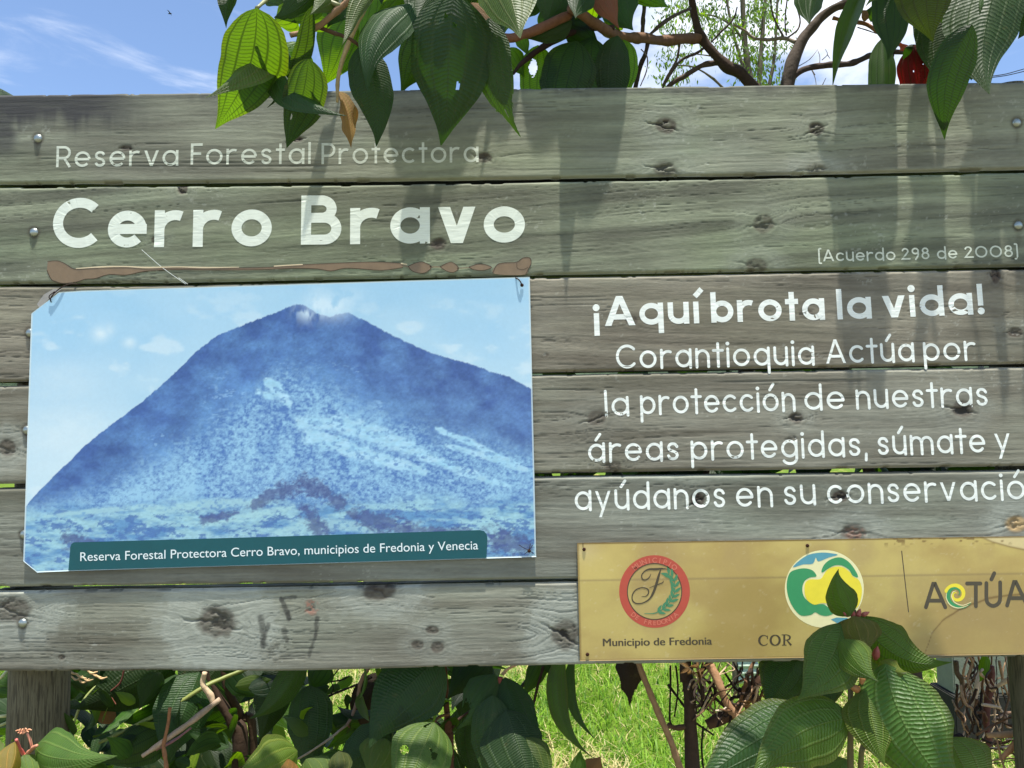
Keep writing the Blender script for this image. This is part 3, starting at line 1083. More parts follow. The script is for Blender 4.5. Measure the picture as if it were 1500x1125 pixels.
# posts behind the planks
M_POST = None
mt, t, out = mat_new('post_wood')
oc = t.new('ShaderNodeTexCoord').outputs['Object']
f1 = t.noise(t.mapping(oc, scale=(9, 9, 0.8)), 14, 6, .62)
f2 = t.noise(t.mapping(oc, scale=(30, 30, 1.6)), 12, 4, .6)
cr = t.step(f2, .50, .42)
cc_ = t.mix(f1, lin(62, 56, 42), lin(128, 122, 98))
cc_ = t.mix(t.math('MULTIPLY', cr, .6), cc_, lin(46, 42, 36))
p_ = principled(t, cc_, .85, .2, bump(t, t.math('ADD', f1, f2), .6, .003))
t.l.new(p_.outputs[0], out.inputs[0])
M_POST = mt


def post(px0, px1, ytop):
    Yp = TH + .002
    r = (px1 - px0) / 2 * mpp(0.09)
    cx = P((px0 + px1) / 2, 1000, 0.09)[0]
    b = Bag()
    zt = P(700, ytop, 0.09)[2]
    b.tube([(cx, Yp + r, -0.3), (cx, Yp + r, .3), (cx + .002, Yp + r, .8), (cx, Yp + r, zt)], [r * 1.03, r, r, r * .98], 28, 10, .05, 4)
    b.build("post", M_POST, sign)


post(20.5, 97.5, 165)
post(1484, 1562, 150)

# =================================================================== PRINTED PICTURE PANEL
pc = P(420, 620, -0.008)
panel = empty("picture_panel", Vector(pc))
tag(panel, "blue tinted photograph of a forested mountain on a clipped-corner panel wired to the sign", "picture")
CORN = [(93.5, 427.5), (776, 406.5), (785.3, 814.8), (59, 836.8), (39, 821.5), (52.5, 460)]


def pic_color(px, py):
    """the printed landscape, painted in the print's own plane"""
    n1 = lambda a, b, s, o=4, g=.55: fbm(px / a, py / b, s, o, g)
    sky_t = sm(420, 760, py)
    c = lerp(lin3((160, 202, 228)) * np.ones(px.shape + (3,)), lin3((196, 222, 234)) * np.ones(px.shape + (3,)), np.clip(sky_t + .9 * (n1(170, 80, 1) - .45), 0, 1))
    puff = sm(.60, .78, n1(60, 30, 2)) * sm(380, 520, py) * .5
    for (cx, cy, rx, ry, k) in [(150, 490, 13, 11, .75), (192, 503, 10, 8, .6), (163, 484, 8, 9, .5), (110, 640, 70, 55, .45), (90, 560, 60, 40, .35)]:
        puff = np.maximum(puff, k * np.exp(-((px - cx) / rx) ** 2 - ((py - cy) / ry) ** 2) * (.6 + .8 * n1(14, 10, 3)))
    c = lerp(c, lin3((216, 232, 238)) * np.ones_like(c), np.clip(puff, 0, 1))
    # outline of the mountain
    rx = [36, 60, 90, 110, 130, 165, 200, 250, 290, 320, 350, 385, 408, 424, 436, 446, 456, 470, 486, 500, 512, 540, 570, 600, 640, 690, 720, 745, 780, 800]
    ry = [748, 720, 690, 671, 650, 622, 597, 555, 515, 492, 480, 466, 457, 450, 446, 446, 453, 461, 465, 459, 459, 472, 489, 503, 520, 533, 545, 551, 571, 580]
    bumps = 3.2 * (n1(6, 400, 4, 3, .6) - .5) + 2.6 * np.abs(vnoise(px / 3.1, px * 0, 5) - .5) * sm(90, 160, px)
    ridge = np.interp(px, rx, ry) + bumps
    mask = sm(-.9, .9, py - ridge)
    fog = np.zeros(px.shape)
    dep = np.clip((py - ridge) / 260, 0, 1)
    ang = np.arctan2(px - 446, np.maximum(py - 400, 1))
    rad = np.hypot(px - 446, py - 400)
    rib = fbm(ang * 9 + .35 * n1(30, 30, 71), rad / 95.0, 72, 4, .6)
    tree = n1(3.4, 2.8, 7, 4, .68)
    big = n1(34, 22, 8, 4, .6)
    dark = lerp(lin3((66, 98, 158)) * np.ones_like(c), lin3((106, 154, 206)) * np.ones_like(c), np.clip(dep * 1.15 + 1.1 * (big - .5) + .10, 0, 1))
    viol = sm(420, 700, px)
    dark = lerp(dark, dark * np.array((1.12, .97, .93)), viol * .7)
    dark = dark * (.66 + .52 * tree + .34 * (rib - .32))[..., None]
    fl = sm(.60, .70, n1(5.5, 2.4, 9, 2)) * sm(.55, .72, n1(46, 32, 10)) * sm(30, 90, py - ridge)
    dark = lerp(dark, lin3((160, 204, 238)) * np.ones_like(c), fl * .45)
    # paler wooded spur in front
    sx = [36, 120, 190, 240, 300, 345, 385, 425, 460, 520, 580, 640, 700, 745, 800]
    sy = [745, 716, 690, 668, 628, 596, 566, 548, 552, 580, 606, 628, 640, 650, 664]
    spur = np.interp(px, sx, sy) + 34 * (n1(40, 50, 11) - .5)
    sp = sm(-22, 36, py - spur + 26 * (n1(9, 7, 111) - .5))
    clump = n1(4.4, 3.4, 12, 4, .74)
    lit = np.clip(.42 + 2.3 * (clump - .5) + .9 * (rib - .48) + .6 * (n1(70, 46, 13) - .5) + .12 * sm(560, 640, py), 0, 1)
    wood = lerp(lin3((82, 122, 182)) * np.ones_like(c), lin3((152, 198, 226)) * np.ones_like(c), lit)
    gully = sm(.58, .72, n1(30, 60, 131, 3))
    wood = lerp(wood, wood * np.array((.80, .86, .95)), gully * .6)
    mt_ = lerp(dark, wood, sp)
    # meadows: pale strips down the right flank
    def strip_d(pts, wd):
        best = np.full(px.shape, 1e9)
        for (ax, ay, wa), (bx, by, wb) in zip(pts[:-1], pts[1:]):
            t = np.clip(((px - ax) * (bx - ax) + (py - ay) * (by - ay)) / ((bx - ax) ** 2 + (by - ay) ** 2), 0, 1)
            d = np.hypot(px - ax - t * (bx - ax), py - ay - t * (by - ay)) / (wa + t * (wb - wa))
            best = np.minimum(best, d)
        return best
    mead = np.zeros(px.shape)
    for pts in ([(440, 618, 9), (500, 620, 13), (560, 640, 15), (620, 665, 9), (690, 695, 7), (745, 712, 3)], [(640, 628, 4), (690, 648, 6), (730, 668, 4), (760, 680, 2)],
                [(655, 652, 3), (710, 668, 6), (770, 688, 4)], [(455, 640, 12), (540, 665, 12), (620, 690, 6)], [(395, 560, 8), (415, 580, 10), (425, 592, 6)], [(380, 575, 5), (410, 585, 5)]):
        mead = np.maximum(mead, 1 - sm(.40, 1.25, strip_d(pts, 1) + 1.3 * (n1(12, 6, 14, 4, .65) - .5)))
    mcol = lerp(lin3((148, 200, 226)) * np.ones_like(c), lin3((180, 216, 236)) * np.ones_like(c), n1(22, 7, 15, 4, .65)) * (.86 + .3 * n1(6, 3, 151, 3))[..., None]
    mt_ = lerp(mt_, mcol, np.clip(mead * 1.25, 0, .95) * (1 - .8 * sm(.54, .66, n1(7, 5, 16, 3))))
    # foot of the mountain: fields and hedges
    low = sm(-16, 22, py - (744 - .02 * px + 34 * (n1(50, 40, 17) - .5)))
    fields = lerp(lin3((98, 148, 192)) * np.ones_like(c), lin3((158, 202, 214)) * np.ones_like(c), sm(.34, .66, n1(46, 13, 18, 5, .62)))
    fields = fields * (.82 + .36 * n1(5, 2.6, 181, 3))[..., None]
    hed = sm(.50, .64, n1(15, 7, 19, 5, .7))
    fields = lerp(fields, lin3((70, 108, 168)) * np.ones_like(c) * (.8 + .5 * tree)[..., None], hed * .85)
    mt_ = lerp(mt_, fields, low * .92)
    for pts in ([(70, 756, 3), (140, 748, 5), (200, 744, 4)], [(205, 742, 5), (250, 746, 7), (310, 738, 9), (380, 735, 7)], [(300, 770, 3), (370, 755, 7), (430, 742, 5)], [(400, 790, 9), (450, 765, 10), (520, 770, 8), (585, 790, 4)]):
        mm = 1 - sm(.4, 1.25, strip_d(pts, 1) + 1.2 * (n1(13, 6, 20, 4, .65) - .5))
        mt_ = lerp(mt_, lin3((166, 208, 216)) * np.ones_like(c), mm * .72 * (1 - .7 * sm(.56, .66, n1(6, 4, 201, 3))))
    # dark grove in the middle foreground
    g1 = np.zeros(px.shape)
    for pts in ([(372, 742, 7), (400, 722, 10), (445, 710, 15), (480, 722, 12), (500, 735, 12)], [(450, 745, 10), (470, 775, 15)], [(520, 752, 12), (560, 765, 18), (620, 780, 12), (680, 785, 14)], [(300, 762, 7), (345, 752, 6)], [(105, 790, 14), (140, 800, 10)], [(730, 790, 20), (770, 800, 14)]):
        g1 = np.maximum(g1, 1 - sm(.35, 1.3, strip_d(pts, 1) + 2.4 * (n1(8, 6, 21, 4, .7) - .5)))
    mt_ = lerp(mt_, lin3((74, 86, 134)) * np.ones_like(c) * (.6 + .9 * clump)[..., None], np.clip(g1, 0, 1) * .78)
    c = lerp(c, mt_, mask)
    wisp = n1(13, 22, 6, 4, .6)
    cloud = np.exp(-(((px - 478 - .5 * (py - 450)) / 24) ** 2 + ((py - 449) / 17) ** 2)) * sm(.22, .55, wisp) + .75 * np.exp(-(((px - 452) / 16) ** 2 + ((py - 458) / 13) ** 2)) * sm(.40, .62, n1(8, 26, 66, 3)) + .55 * np.exp(-(((px - 500) / 34) ** 2 + ((py - 440) / 16) ** 2)) * sm(.3, .6, n1(22, 16, 67, 3))
    return lerp(c, lin3((206, 228, 240)) * np.ones_like(c), np.clip(cloud, 0, .9))


nx, ny = 560, 320
uu = np.linspace(0, 1, nx)[None, :]
vv = np.linspace(0, 1, ny)[:, None]
TL, TR, BR, BL = np.array((50.6, 428.8)), np.array((776, 406.5)), np.array((785.3, 814.8)), np.array((37.5, 837.4))
gp = (TL * (1 - uu)[..., None] * (1 - vv)[..., None] + TR * uu[..., None] * (1 - vv)[..., None] + BR * uu[..., None] * vv[..., None] + BL * (1 - uu)[..., None] * vv[..., None])
gx, gy = gp[..., 0], gp[..., 1]
# the two left corners are clipped: slide the grid's left columns to the clipped outline
fx = np.broadcast_to(np.clip(1 - uu / .10, 0, 1), gx.shape)
cut_top = np.interp(gy, [427, 460], [42.0, 0.0])
cut_bot = np.interp(gy, [821, 837.5], [0.0, 21.0])
gx = gx + (cut_top + cut_bot) * fx
YP = -0.0075 + .0010 * (fbm(uu * 3, vv * 2, 77, 2))
w3 = P(gx, gy, 0)
V = np.stack([w3[..., 0], np.broadcast_to(YP, gx.shape), w3[..., 2]], -1).reshape(-1, 3)
colr = pic_color(gx, gy)
edge_w = np.minimum(np.minimum(uu, 1 - uu) * nx, np.minimum(vv, 1 - vv) * ny)
colr = lerp(colr, lin3((206, 222, 224)) * np.ones_like(colr), (edge_w < 1.5) * .8)
q = [grid_quads(ny, nx)[:, ::-1]]
verts, cols_ = [V], [colr.reshape(-1, 3)]
n = nx * ny
idx = np.arange(n).reshape(ny, nx)
for ring, rev in ((idx[0], True), (idx[-1], False), (idx[:, 0], False), (idx[:, -1], True)):
    bk = V[ring].copy()
    bk[:, 1] = -0.0040
    b_ = np.arange(len(ring)) + n
    n += len(ring)
    verts.append(bk)
    cols_.append(np.tile(lin3((190, 196, 190)), (len(ring), 1)))
    qq = np.stack([ring[:-1], ring[1:], b_[1:], b_[:-1]], 1)
    q.append(qq[:, ::-1] if rev else qq)
link("print", np_mesh("print", np.vstack(verts), np.vstack(q), None, None, np.vstack(cols_)), M_PRINT, panel, True)
ft = Flat(-0.0078)
band = [(104, 834.4), (107, 800), (108.5, 796), (112, 793.6), (400, 785.4), (703, 775.7), (709, 777), (713, 781.5), (714.2, 787), (712.8, 816.2)]
ft.px_poly(band)
ft.build("caption_band", M_BAND, panel)
font_text("lettering", "Reserva Forestal Protectora Cerro Bravo, municipios de Fredonia y Venecia", 121.5, 820.8, 700.8, 803.6, 13.2, -0.0081, M_CAPTION, panel)


def wire(pts, r, parent, mat=M_WIRE, name="wire_tie"):
    b = Bag()
    b.tube([PV(x, y, Y) for x, y, Y in pts], r, 6, 5)
    return b.build(name, mat, parent)


wire([(118, 417, .004), (104, 416, -.004), (90, 421, -.009), (78, 431, -.0105), (74, 438, -.010), (75, 443, -.0085)], .0010, panel)
wire([(74, 440, -.0095), (72, 434, -.010), (80, 427, -.011)], .0009, panel)
wire([(752, 406, -.003), (759, 409, -.0100), (763, 414, -.0105), (764.5, 419, -.009)], .0011, panel)


def screw(px, py, r_px, Y, parent, mat=M_RUST, name="screw_head"):
    c = P(px, py, 0)
    r = r_px * mpp(0)
    th = np.linspace(0, 2 * math.pi, 14, endpoint=False)
    b = Bag()
    v = np.array([(c[0] + r * a * math.cos(t), Y - h, c[2] + r * a * math.sin(t)) for a, h in ((1.0, 0), (.9, r * .35), (.45, r * .55)) for t in th] + [(c[0], Y - r * .58, c[2])])
    q = [(k * 14 + j, k * 14 + (j + 1) % 14, (k + 1) * 14 + (j + 1) % 14, (k + 1) * 14 + j) for k in range(2) for j in range(14)]
    b.add(v, q, [(42, 28 + j, 28 + (j + 1) % 14) for j in range(14)])
    b.build(name, mat, parent)


screw(764.5, 419, 2.6, -.0080, panel)
screw(775, 806, 2.6, -.0080, panel)
for pts in ([(775, 806), (768, 803), (760, 798)], [(775, 806), (781, 798)], [(775, 806), (768, 812)], [(775, 806), (783, 812)], [(775, 806), (777, 796)]):
    wire([(x, y, -.0088) for x, y in pts], .0005, panel)
ft = Flat(-0.0035)
ft.px_poly([(66, 432), (80, 424), (92, 424), (84, 430), (74, 438), (60, 452), (56, 446)])
ft.build("torn_film", simple_mat('clear_torn_film', lin(150, 146, 138), .3, .5, var=.3, scale=120), panel)

# =================================================================== YELLOWED PLAQUE
plq = empty("logo_plaque", PV(1170, 875, -0.006))
tag(plq, "yellowed acrylic plaque with round emblems screwed along the sign's lower right edge", "plaque")
nx, ny = 420, 120
uu = np.linspace(0, 1, nx)[None, :]
vv = np.linspace(0, 1, ny)[:, None]
TL, TR, BR, BL = np.array((845, 795)), np.array((1588, 783.6)), np.array((1588, 955.6)), np.array((849, 966.8))
gp = (TL * (1 - uu)[..., None] * (1 - vv)[..., None] + TR * uu[..., None] * (1 - vv)[..., None] + BR * uu[..., None] * vv[..., None] + BL * (1 - uu)[..., None] * vv[..., None])
gx, gy = gp[..., 0], gp[..., 1]
one = np.ones(gx.shape + (3,))
c = lerp(lin3((200, 180, 108)) * one, lin3((180, 156, 94)) * one, sm(.35, .7, fbm(gx / 120, gy / 70, 31, 4)))
c = lerp(c, lin3((170, 146, 100)) * one, sm(.5, .8, fbm(gx / 60, gy / 90, 32, 4)) * .5)
seam = 849.5 - (gx - 850) * .0158
c = lerp(c, lin3((128, 112, 80)) * one, np.exp(-((gy - seam) / 1.6) ** 2) * .55)
c = c * (1 - .10 * sm(0, 5, gy - seam))[..., None]
sx = [1340, 1362, 1377, 1399, 1420, 1447, 1473, 1500, 1600]
sy = [990, 927, 908, 894, 884, 874.7, 870.7, 868, 866]
sd_ = gy - np.interp(gx, sx, sy) + 2.5 * (fbm(gx / 14, gy / 14, 33, 3) - .5)
ins = sm(0, 3, sd_) * (gx > 1338)
c = lerp(c, lin3((162, 140, 90)) * one, ins * np.clip(.25 + .7 * fbm(gx / 34, gy / 26, 36, 4), 0, .8))
c = lerp(c, lin3((104, 78, 46)) * one, np.exp(-(sd_ / 1.8) ** 2) * .75 * (gx > 1345))
s2 = gy - np.interp(gx, [1425, 1434, 1450, 1475, 1500, 1600], [776, 786, 793, 800, 805, 808])
ins2 = (1 - sm(-2, 1, s2)) * (gx > 1428)
c = lerp(c, lin3((220, 202, 152)) * one, ins2 * .8)
c = lerp(c, lin3((112, 86, 54)) * one, np.exp(-(s2 / 1.3) ** 2) * .7 * (gx > 1430))
rs = sm(.66, .74, vnoise(gx / 6, gy / 4, 34)) * np.exp(-((gy - edge_at([(850, 797), (1500, 788)], gx)) / 7) ** 2) * (gx > 1290) * (gx < 1480)
c = lerp(c, lin3((110, 84, 48)) * one, rs * .8)
chip = sm(.76, .82, fbm(gx / 8, gy / 6, 35, 3, .6))
c = lerp(c, lin3((232, 222, 190)) * one, chip * .12)
rx_ = np.hypot((gx - 856) / 22, (gy - 806) / 16)
c = lerp(c, lin3((206, 188, 140)) * one, np.exp(-rx_ ** 2) * .5)
ed = np.minimum(np.minimum(uu, 1 - uu) * nx, np.minimum(vv, 1 - vv) * ny)
c = lerp(c, lin3((120, 96, 58)) * one, (ed < 1.2) * .6)
YQ = np.broadcast_to(-0.0062 + .00008 * fbm(uu * 5, vv * 2, 41, 3), gx.shape)
w3 = P(gx, gy, 0)
V = np.stack([w3[..., 0], YQ, w3[..., 2]], -1).reshape(-1, 3)
q = [grid_quads(ny, nx)[:, ::-1]]
verts, cols_ = [V], [c.reshape(-1, 3)]
n = nx * ny
idx = np.arange(n).reshape(ny, nx)
for ring, rev in ((idx[0], True), (idx[-1], False), (idx[:, 0], False), (idx[:, -1], True)):
    bk = V[ring].copy()
    bk[:, 1] = -0.0020
    b_ = np.arange(len(ring)) + n
    n += len(ring)
    verts.append(bk)
    cols_.append(np.tile(lin3((150, 122, 70)), (len(ring), 1)))
    qq = np.stack([ring[:-1], ring[1:], b_[1:], b_[:-1]], 1)
    q.append(qq[:, ::-1] if rev else qq)
link("plate", np_mesh("plate", np.vstack(verts), np.vstack(q), None, None, np.vstack(cols_)), M_PLAQUE, plq, True)
YE = -0.00626


def ink(name, *c, var=.1):
    return simple_mat(name, lin(*c), .4, .35, var=var, scale=70)


def ellipse(cx, cy, rx, ry, n=56):
    a = np.linspace(0, 2 * math.pi, n, endpoint=False)
    return np.stack([cx + rx * np.cos(a), cy + ry * np.sin(a)], 1)


# town emblem: red ring, script letter, laurel branch
emb = empty("town_emblem", Vector((0, 0, 0)))
emb.parent = plq
emb.location = -Vector(plq.location)
I_RED, I_DARK, I_GREEN = ink('faded_red_print', 186, 82, 66), ink('dark_print', 78, 70, 54), ink('green_print', 74, 134, 96)
ft = Flat(YE)
ring_ = ellipse(957.8, 865.3, 45.4, 46.6)
w3 = P(ring_[:, 0], ring_[:, 1], 0)[:, [0, 2]]
ft.add(*strip(w3, 12.2 * mpp(0), True))
ft.build("red_ring", I_RED, emb)
ft = Flat(YE - 0.00015)
w3 = P(*ellipse(957.8, 865.3, 39.6, 40.8).T, 0)[:, [0, 2]]
ft.add(*strip(w3, 1.3 * mpp(0), True))
C3 = lambda pts: [(830 + x / 4.327, 740 + y / 4.327) for x, y in pts]
ft.px_line(C3([(640, 402), (600, 398), (560, 402), (520, 402), (490, 415), (472, 440), (478, 466), (500, 468), (520, 452), (530, 432)]), [.6, 2.4, 3.4, 2.6, 1.6, 1.6, 1.8, 1.6, 1.2, .6], 6)
ft.px_line(C3([(592, 402), (580, 440), (566, 490), (545, 550), (520, 590), (480, 614), (440, 618), (415, 600), (413, 565), (435, 532), (475, 518), (510, 528), (515, 552), (498, 572), (472, 574)]), [1.2, 3.0, 3.6, 3.4, 2.2, 1.6, 1.8, 1.8, 1.6, 1.5, 1.5, 1.8, 1.8, 1.3, .7], 6)
ft.px_line(C3([(520, 520), (548, 508), (575, 498), (604, 486), (608, 474)]), [.6, 1.2, 1.6, 1.4, .6], 6)
ft.build("script_letter", I_DARK, emb)
ft = Flat(YE - 0.00015)
ft.px_line(C3([(490, 680), (550, 680), (610, 650), (655, 600), (680, 540), (675, 470), (640, 430)]), [.8, 1.4, 1.4, 1.3, 1.1, .9, .5], 6)
rng = random.Random(3)
stem_ = catmull(np.array(C3([(550, 680), (610, 650), (655, 600), (680, 540), (675, 470), (640, 430)])), 6)
for k in range(2, len(stem_) - 1, 3):
    tg = stem_[k + 1] - stem_[k - 1]
    a0 = math.atan2(tg[1], tg[0])
    for sgn in (-1, 1):
        a = a0 + sgn * .62
        L_ = 11.5 + rng.random() * 3
        d_ = np.array((math.cos(a), math.sin(a)))
        nrm_ = np.array((-d_[1], d_[0]))
        b0 = stem_[k]
        ft.px_poly([b0, b0 + d_ * L_ * .35 + nrm_ * 2.2, b0 + d_ * L_ * .7 + nrm_ * 1.7, b0 + d_ * L_, b0 + d_ * L_ * .7 - nrm_ * 1.7, b0 + d_ * L_ * .35 - nrm_ * 2.2])
ft.build("laurel_branch", I_GREEN, emb)


def ring_text(txt, cx, cy, r, a_mid, span, size_px, mat, parent, y, inside=False):
    """letters set one by one round a circle (image angles, degrees, clockwise from east)"""
    b_v, b_f = [], []
    for k, ch in enumerate(txt):
        if ch == ' ':
            continue
        a = R(a_mid + (k / (len(txt) - 1) - .5) * span)
        cu = bpy.data.curves.new("letter", 'FONT')
        cu.body = ch
        cu.align_x = 'CENTER'
        cu.offset = .02
        ob = bpy.data.objects.new("letter", cu)
        COL.objects.link(ob)
        me = bpy.data.meshes.new_from_object(ob.evaluated_get(bpy.context.evaluated_depsgraph_get()))
        up_ = np.array((math.cos(a), math.sin(a))) * (-1 if inside else 1)
        rt = np.array((-up_[1], up_[0]))
        base = len(b_v)
        o0 = np.array((cx, cy)) + np.array((math.cos(a), math.sin(a))) * r
        for v_ in me.vertices:
            p = o0 + rt * v_.co.x * size_px + up_ * v_.co.y * size_px
            q3 = P(p[0], p[1], 0)
            b_v.append((q3[0], y, q3[2]))
        for pl in me.polygons:
            b_f.append([base + i for i in pl.vertices])
        bpy.data.objects.remove(ob)
        bpy.data.curves.remove(cu)
        bpy.data.meshes.remove(me)
    me = np_mesh("lettering", np.array(b_v), polys=b_f)
    return link("lettering", me, mat, parent)


I_PALE = ink('pale_red_print', 208, 118, 96)
ring_text("MUNICIPIO", 957.8, 865.3, 42.0, -90, 78, 10.5, I_PALE, emb, YE - 0.00020)
ring_text("DE FREDONIA", 957.8, 865.3, 49.0, 90, -84, 9.5, I_PALE, emb, YE - 0.00020, True)
mtx = [font_text("lettering", "Municipio de Fredonia", 882.4 + d, 945.0, 1041.0 + d, 942.6, 11.2, YE - .00003 * k, I_DARK, plq, 0) for k, d in enumerate((0, .9))]
import bmesh as _bm
bm_ = _bm.new()
for o_ in mtx:
    bm_.from_mesh(o_.data)
bm_.to_mesh(mtx[0].data)
bm_.free()
bpy.data.objects.remove(mtx[1])

# agency emblem: tree in a disc
emb2 = empty("tree_emblem", Vector((0, 0, 0)))
emb2.parent = plq
emb2.location = -Vector(plq.location)
C4 = lambda pts: np.array([(1100 + x / 3.75, 740 + y / 3.75) for x, y in pts])
I_CREAM, I_LGREEN, I_YEL, I_BLUE = ink('cream_print', 238, 232, 178), ink('leaf_green_print', 64, 152, 98), ink('yellow_print', 240, 222, 66), ink('blue_print', 92, 158, 172)
ft = Flat(YE)
ft.px_poly(ellipse(1205.3, 861.5, 57.6, 56.6))
ft.build("disc", I_CREAM, emb2)
ft = Flat(YE - 0.00015)
ft.px_poly(C4([(222, 338), (262, 298), (312, 268), (380, 257), (440, 262), (468, 270), (420, 284), (362, 306), (348, 284), (332, 318), (280, 322)]), 3)
ft.build("blue_patch", I_BLUE, emb2)
ft = Flat(YE - .00015)
ft.px_poly(C4([(430, 622), (462, 612), (520, 614), (534, 628), (496, 662)]))
ft.build("blue_patch", I_BLUE, emb2)
ft = Flat(YE - 0.00020)
ft.px_poly(C4([(208, 366), (240, 350), (285, 343), (325, 352), (345, 370), (350, 388), (315, 394), (285, 416), (274, 460), (288, 505), (322, 532), (352, 540), (392, 540), (420, 560), (440, 570), (442, 592), (405, 604), (372, 598), (345, 584), (320, 598), (270, 602), (235, 572), (205, 520), (190, 460), (192, 405)]), 4)
ft.px_poly(C4([(380, 352), (398, 318), (435, 292), (485, 284), (532, 312), (568, 362), (578, 392), (548, 382), (530, 352), (490, 328), (450, 328), (415, 346), (384, 366)]), 4)
ft.px_poly(C4([(478, 566), (520, 574), (572, 580), (556, 604), (520, 604), (486, 596)]), 4)
ft.build("green_leafage", I_LGREEN, emb2)
ft = Flat(YE - 0.00030)
ft.px_poly(C4([(286, 460), (290, 424), (316, 404), (372, 402), (396, 370), (418, 346), (458, 334), (498, 338), (536, 366), (550, 388), (584, 408), (600, 460), (592, 520), (574, 556), (540, 572), (476, 570), (436, 552), (410, 536), (378, 534), (340, 542), (306, 522), (290, 492)]), 4)
ft.build("yellow_crown", I_YEL, emb2)
# serif caption beginning COR, the rest is behind the sapling
ft = Flat(YE)


def serif(kind, x, yb, k):
    hgt = 16.0 * k
    if kind == 'O':
        a = np.linspace(0, 2 * math.pi, 33)[:-1]
        pts = np.stack([x + 7.6 + 6.6 * np.cos(a), yb - hgt / 2 - 7.3 * np.sin(a)], 1)
        ft.add(*strip(P(pts[:, 0], pts[:, 1], 0)[:, [0, 2]], (1.2 + 2.0 * np.abs(np.cos(a))) * mpp(0), True))
    if kind == 'C':
        a = np.radians(np.linspace(48, 318, 28))
        pts = np.stack([x + 7.8 + 6.8 * np.cos(a), yb - hgt / 2 - 7.3 * np.sin(a)], 1)
        ft.add(*strip(P(pts[:, 0], pts[:, 1], 0)[:, [0, 2]], (1.0 + 2.2 * np.clip(-np.cos(a), 0, 1)) * mpp(0)))
        ft.px_line([(x + 12.9, yb - 15), (x + 13.0, yb - 10)], 1.3, 0, 'butt')
    if kind == 'R':
        ft.px_line([(x + 3.4, yb - hgt), (x + 3.4, yb)], 2.8, 0, 'butt')
        ft.px_line([(x, yb - .5), (x + 6.6, yb - .5)], 1.1, 0, 'butt')
        ft.px_line([(x, yb - hgt + .5), (x + 7, yb - hgt + .5), (x + 10.8, yb - hgt + 2.2), (x + 11.6, yb - hgt + 4.4), (x + 10.4, yb - hgt + 6.8), (x + 7, yb - hgt + 8), (x + 3.5, yb - hgt + 8)], [1.1, 1.1, 2.2, 3.0, 2.2, 1.1, 1.0], 5)
        ft.px_line([(x + 7, yb - 8), (x + 13.5, yb - .4)], [1.6, 2.8], 0, 'butt')


serif('C', 1109.4, 944.6, 1)
serif('O', 1126.0, 944.3, 1)
serif('R', 1143.5, 944.0, 1)
ft.build("lettering", I_DARK, plq)
ft = Flat(YE)
ft.px_line([(1318, 806.5), (1328, 895)], 1.3, 0)
ft.build("divider_line", I_DARK, plq)
# the word with a spiral in place of its second letter
ft = Flat(YE - 0.00000)
for pts in ([(950, 556), (990, 428), (1000, 428), (1056, 556)], [(968, 520), (1036, 520)], [(1175, 426), (1248, 426)], [(1223, 426), (1223, 550)],
            [(1281, 424), (1281, 505), (1290, 535), (1318, 549), (1346, 535), (1356, 505), (1356, 420)], [(1308, 404), (1324, 370)], [(1394, 546), (1432, 418), (1442, 418), (1504, 546)], [(1410, 506), (1484, 506)]):
    ft.px_line(C4(pts), 5.4, 4 if len(pts) > 4 else 0)
ft.build("lettering", ink('charcoal_print', 82, 76, 62), plq)
emb3 = empty("spiral_emblem", Vector((0, 0, 0)))
emb3.parent = plq
emb3.location = -Vector(plq.location)


def spiral(r0, r1, a0, a1, n=40):
    a = np.radians(np.linspace(a0, a1, n))
    r = np.linspace(r0, r1, n)
    return np.stack([1116 + r * np.cos(a), 487 + r * np.sin(a)], 1)


ft = Flat(YE - 0.00000)
ft.px_line(C4(spiral(57, 8, 200, 640, 44)), [5.6, 5.6, 4.6, 3.0, 1.2], 2)
ft.build("yellow_arm", I_YEL, emb3)
ft = Flat(YE - 0.00015)
ft.px_line(C4([(1196, 534), (1160, 556), (1122, 552), (1084, 530), (1072, 495), (1084, 462), (1110, 452), (1130, 462), (1136, 480), (1126, 490)]), [.6, 2.2, 4.2, 5.6, 5.6, 4.4, 3.2, 2.2, 1.4, .8], 5)
ft.build("green_arm", I_LGREEN, emb3)
ft = Flat(YE - 0.00030)
ft.px_line(C4([(1196, 528), (1150, 545), (1108, 530), (1090, 500), (1096, 474), (1114, 466)]), [.7, 1.0, 1.2, 1.2, 1.0, .6], 5)
ft.px_line(C4([(1180, 546), (1130, 560), (1085, 545), (1062, 510), (1062, 480)]), [.6, 1.2, 1.4, 1.2, .6], 5)
ft.build("cream_line", I_CREAM, emb3)
for x, y in ((855, 804), (860, 957), (1180.5, 798.5)):
    screw(x, y, 2.6, -.0068, plq)
wire([(854, 802, -.0072), (854, 795, -.0066)], .0005, plq)


# =================================================================== GROUND, LAWN, HILL
def ground():
    # one sheet: fine near the sign, coarse to the horizon
    def axis(lo, mid0, mid1, hi, n):
        return np.concatenate([-np.geomspace(-lo, -mid0, 14)[:-1] if lo < 0 else [], np.linspace(mid0, mid1, n), np.geomspace(mid1, hi, 14)[1:]])
    xs = axis(-900, -9, 9, 900, 150)
    ys = axis(-600, -5, 14, 1200, 150)
    X, Y = np.meshgrid(xs, ys)
    near = np.exp(-((X / 14) ** 2 + ((Y - 4) / 14) ** 2))
    Z = (.05 * (fbm(X * .7, Y * .7, 5, 3) - .5)) * near
    fld = sm(9, 60, Y) * 4.0 * fbm(X / 60, Y / 60, 8, 3)
    V = np.stack([X, Y, Z + fld], -1)
    return np_mesh("ground", V.reshape(-1, 3), grid_quads(len(ys), len(xs)))


